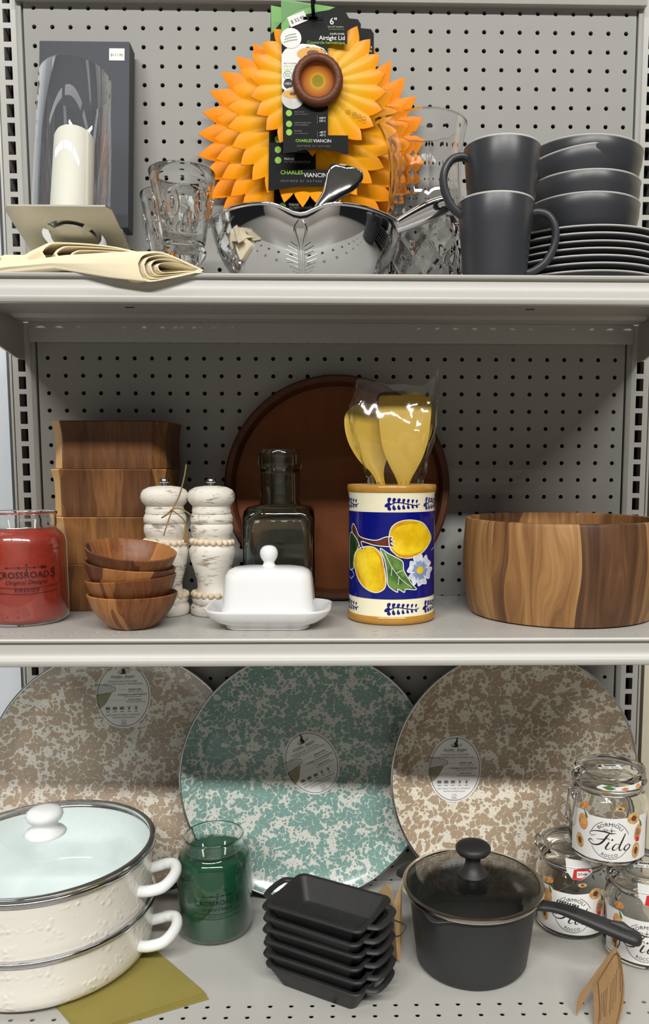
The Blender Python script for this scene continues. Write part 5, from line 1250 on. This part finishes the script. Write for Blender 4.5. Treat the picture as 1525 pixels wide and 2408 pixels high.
# ---- clip-top preserving jars
M['fruit'] = glaze_mix('apricot_print', srgb(206, 122, 66), srgb(232, 178, 116), 160)
M['fruit_d'] = glaze_mix('apricot_half_print', srgb(196, 138, 78), srgb(222, 186, 130), 160)
M['stone_p'] = plain('apricot_stone_print', srgb(110, 64, 34), .6)
M['red_print'] = plain('red_print', srgb(206, 52, 46), .5)
M['leaf_p'] = plain('leaf_print', srgb(70, 128, 66), .5)
M['script_ink'] = plain('brown_black_ink', srgb(42, 26, 26), .6)
M['jar_clear'] = real_glass('preserving_jar_glass', (.985, .992, .988, 1), 1.47)
RJ = .0515
def fido(label, x, y, z, rz, clasp, sticker_rot, seal, word='MADE'):
    t = thing('clip_top_jar', label, 'jar', (x, y, z), (0, 0, rz), 'clip-top glass jars')
    bo = [(0, .0015), (.040, .0), (.0470, .0012), (.0505, .0050), (RJ, .0110), (RJ, .0740), (.0505, .0830), (.0475, .0895), (.0440, .0935), (.0430, .0960), (.0445, .0985), (.0450, .1010)]
    bi = [(.0415, .1010), (.0405, .0970), (.0412, .0925), (.0445, .0880), (.0475, .0815), (.0487, .0740), (.0487, .0115), (.0455, .0062), (.038, .0052), (0, .0060)]
    part('jar_body', lathe(bo+bi, 72), M['jar_clear'], t, 60)
    ld = part('lid', lathe([(0, .1070), (.0400, .1060), (.0425, .1028), (.0455, .1028), (.0478, .1050), (.0482, .1120), (.0476, .1180), (.0462, .1215), (.0438, .1230), (.0415, .1222), (.0385, .1205), (.030, .1200), (0, .1200)], 72), M['jar_clear'], t, 60)
    part('gasket', lathe([(.0410, .1012), (.0470, .1012), (.0472, .1024), (.0410, .1024), (.0410, .1012)], 72), plain('clear_rubber', srgb(214, 200, 184), .4), ld, 60)
    part('neck_wire', tube([(.0442*math.cos(2*PI*i/64), .0442*math.sin(2*PI*i/64), .0955) for i in range(64)], .0012, 8, closed=True), M['chrome'], t, 60)
    part('lid_wire', tube([(.0492*math.cos(2*PI*i/64), .0492*math.sin(2*PI*i/64), .1060) for i in range(64)], .0011, 8, closed=True), M['chrome'], t, 60)
    # clasp: two upright bars, a cross bar, a swinging lever
    R = Matrix.Rotation(clasp, 3, 'Z')
    def W(name, P, r=.0013): part(name, tube([R @ p for p in spline([Vector(p) for p in P], 5)], r, 8), M['chrome'], t, 60)
    for s in (-1, 1):
        W('clasp_bar', [(.0500, s*.0085, .0840), (.0530, s*.0088, .0900), (.0525, s*.0088, .1040), (.0515, s*.0086, .1190), (.0460, s*.0080, .1245), (.0430, s*.0060, .1243)])
        W('clasp_loop', [(.0500, s*.0085, .0840), (.0520, s*.0060, .0800), (.0545, s*.0055, .0840), (.0540, s*.0075, .0890), (.0520, s*.0085, .0900)])
    W('clasp_bar', [(.0430, -.0060, .1243), (.0425, 0, .1246), (.0430, .0060, .1243)])
    W('lever', [(.0520, -.0070, .0900), (.0570, -.0085, .0960), (.0600, -.0080, .0860), (.0630, -.0070, .0640), (.0645, -.0040, .0560), (.0645, .0040, .0560), (.0630, .0070, .0640), (.0600, .0080, .0860), (.0570, .0085, .0960), (.0520, .0070, .0900)], .0014)
    W('hinge_loop', [(-.0480, -.0100, .1030), (-.0530, -.0100, .1100), (-.0540, 0, .1180), (-.0530, .0100, .1100), (-.0480, .0100, .1030)])
    # paper label with fruit and script
    f = lambda e: on_cyl(RJ+.0002+e, 0)
    lb = decal('paper_label', poly2d([(-.060, .010), (.060, .010), (.060, .0700), (.034, .0715), (.0, .0690), (-.028, .0690), (-.034, .0730), (-.060, .0700)]), M['white_paper'], t, f(.0), (.004, None))
    cz, s = .0395, .0262/165
    zz2 = lambda L, dx=0, dy=0: [((a-705)*s, (832-b)*s+cz) for a, b in L]
    D = lambda name, it, m, e=.0004, st=(.004, None): decal(name, it, m, lb, f(e), st)
    F_ = [stroke(zz2([(590, 800), (552, 815), (540, 790), (585, 768), (660, 762), (715, 772), (755, 768)]), [s*2, s*4, s*5, s*7, s*12, s*9, s*2]),
          stroke(zz2([(705, 770), (680, 800), (652, 845), (615, 880), (565, 890), (530, 868), (545, 850), (566, 862)]), [s*4, s*13, s*15, s*12, s*8, s*7, s*8, s*3]),
          stroke(zz2([(596, 836), (645, 830), (690, 818), (704, 832)]), [s*2, s*6, s*5, s*2]),
          stroke(zz2([(700, 848), (684, 876), (672, 904), (690, 912), (714, 896)]), [s*10, s*13, s*12, s*5, s*2]), ell2d(*zz2([(724, 826)])[0], s*8, s*8, n=12),
          stroke(zz2([(786, 868), (758, 860), (732, 888), (730, 912), (754, 908), (784, 874)]), [s*4, s*5, s*12, s*10, s*4, s*3]),
          stroke(zz2([(832, 770), (806, 830), (784, 884), (786, 912), (806, 908), (828, 888)]), [s*8, s*13, s*13, s*9, s*4, s*2]),
          stroke(zz2([(860, 862), (834, 880), (826, 908), (846, 914), (868, 894), (872, 868), (858, 860)]), [s*4, s*9, s*11, s*6, s*10, s*7, s*3]), stroke(zz2([(870, 872), (880, 878), (890, 868)]), [s*2, s*3, s*1])]
    D('script_lettering', join2d(*F_), M['script_ink'])
    D('ring_print', join2d(mv(ring2d(0, 0, .0262, .0262, .0006, 20, 68), 0, cz), mv(ring2d(0, 0, .0262, .0262, .0006, 112, 160), 0, cz), mv(ring2d(0, 0, .0262, .0262, .0006, 205, 335), 0, cz)), M['script_ink'])
    D('lettering', mv(arctext('BORMIOLI', .0068, .0192, 90, spacing=1.05), 0, cz), M['script_ink'])
    D('lettering', mv(arctext('ROCCO', .0062, .0240, 270, flip=True, spacing=1.1), 0, cz), M['script_ink'])
    D('star_print', join2d(*[stroke([(.0018-math.cos(a)*l, cz+.0132-math.sin(a)*l), (.0018+math.cos(a)*l, cz+.0132+math.sin(a)*l)], [.0001, .0001], 2) for a, l in ((0, .006), (PI/2, .006), (.78, .003), (2.36, .003))], *[poly2d([(.0018-.0004, cz+.0132), (.0018, cz+.0132-.006), (.0018+.0004, cz+.0132), (.0018, cz+.0132+.006)]), poly2d([(.0018, cz+.0128), (.0078, cz+.0136), (.0018, cz+.0136), (-.0042, cz+.0130)])], fitted('1825', .006, -.006, cz+.0125)), M['script_ink'])
    for (fx, fy, a, b, half, fo) in ((-.0375, .0565, .0075, .0110, 0, .1), (-.0420, .0290, .0065, .0100, 1, .2), (.0320, .0690, .0100, .0080, 1, .0), (.0400, .0480, .0060, .0120, 0, -.2), (.0370, .0240, .0065, .0110, 1, -.1), (-.036, .0800, .0080, .0045, 0, .3), (.012, .0830, .0060, .0030, 1, 0)):
        o = D('fruit_print', ell2d(fx, fy, a, b, fo, 24), M['fruit_d' if half else 'fruit'], .0003)
        if half: decal('stone_print', ell2d(fx, fy, a*.42, b*.48, fo, 16), M['stone_p'], o, f(.0006), None)
        elif fy < .08: decal('leaf_print', poly2d([(fx+.004, fy+b*.7), (fx+.001, fy+b+.0075), (fx+.006, fy+b+.001), (fx+.0075, fy+b*.6)]), M['leaf_p'], o, f(.0006), None)
    D('barcode_print', join2d(*[rect2d(.0365+.0010*k, .0365+.0010*k+.0006, .044, .054) for k in range(6)]), M['grey_ink'])
    D('colour_flash', rect2d(.0365, .0425, .036, .042), M['red_print'])
    # price sticker on the lid and a paper seal over its edge
    c, n = math.cos(sticker_rot), math.sin(sticker_rot)
    g = lambda e: (lambda a, b: Vector((a*c-b*n, a*n+b*c, .1204+e)))
    stk = decal('price_sticker', rect2d(-.016, .016, -.008, .008), M['white_paper'], ld, g(0))
    decal('lettering', join2d(rect2d(-.0155, -.010, -.001, .006), *[rect2d(-.007+.0012*k, -.007+.0012*k+.0006*(1+k % 2), .001, .006) for k in range(14)], fitted('$7.95', .010, .006, -.006), rect2d(-.013, -.002, -.0045, -.0035), rect2d(-.013, -.004, -.0065, -.0058)), M['ink'], stk, g(.0003))
    sm = lambda e: on_cyl(.0486+e, 0)
    if seal:
        sl = decal('paper_seal', poly2d([(-.020, .1080), (-.010, .1030), (.010, .1020), (.036, .1040), (.044, .1090), (.046, .1160), (.030, .1140), (.004, .1110), (-.012, .1130)]), M['white_paper'], t, sm(.0), (.004, None))
        decal('leaf_print', poly2d([(-.012, .1095), (-.004, .1125), (.006, .1090), (-.002, .1062)]), M['leaf_p'], sl, sm(.0004), (.004, None)); decal('fruit_print', join2d(ell2d(-.006, .1045, .006, .002, 0, 14), ell2d(.018, .1085, .005, .0025, 0, 14), ell2d(.038, .1100, .004, .004, 0, 14)), M['fruit'], sl, sm(.0004), (.004, None))
    else:
        sl = decal('paper_seal', poly2d([(-.012, .1190), (.022, .1170), (.026, .1000), (.010, .0890), (-.002, .0900), (-.010, .1010)]), M['white_paper'], t, on_cyl(.0500, 0), (.004, None))
        decal('red_flash', poly2d([(-.002, .0905), (.0, .104), (.010, .106), (.020, .105), (.023, .101), (.010, .0895)]), M['red_print'], sl, on_cyl(.0503, 0), (.004, None))
        w2 = decal('white_flash', poly2d([(.004, .0925), (.004, .1020), (.019, .1025), (.021, .1000), (.011, .0925)]), M['white_paper'], sl, on_cyl(.0505, 0), (.004, None))
        decal('lettering', mv(fitted(word, .012, 0, 0, offset=.01), .0115, .0995, PI), M['ink'], w2, on_cyl(.0507, 0), (.004, None))
    return t
ZJ = ZD+.0005
fido('clip-top glass jar with fruit label, behind the saucepan handle', .3430, -.1190, ZJ, -.24, math.radians(-20), 1.9, False)
fido('clip-top glass jar with fruit label, at the right end of the bottom shelf', .4215, -.1870, ZJ, -.30, math.radians(125), .1, False, 'ITALY')
fido('clip-top glass jar with fruit label, stacked on top of the other two', .3800, -.1530, ZJ+.1236, -.25, math.radians(214), .25, True)
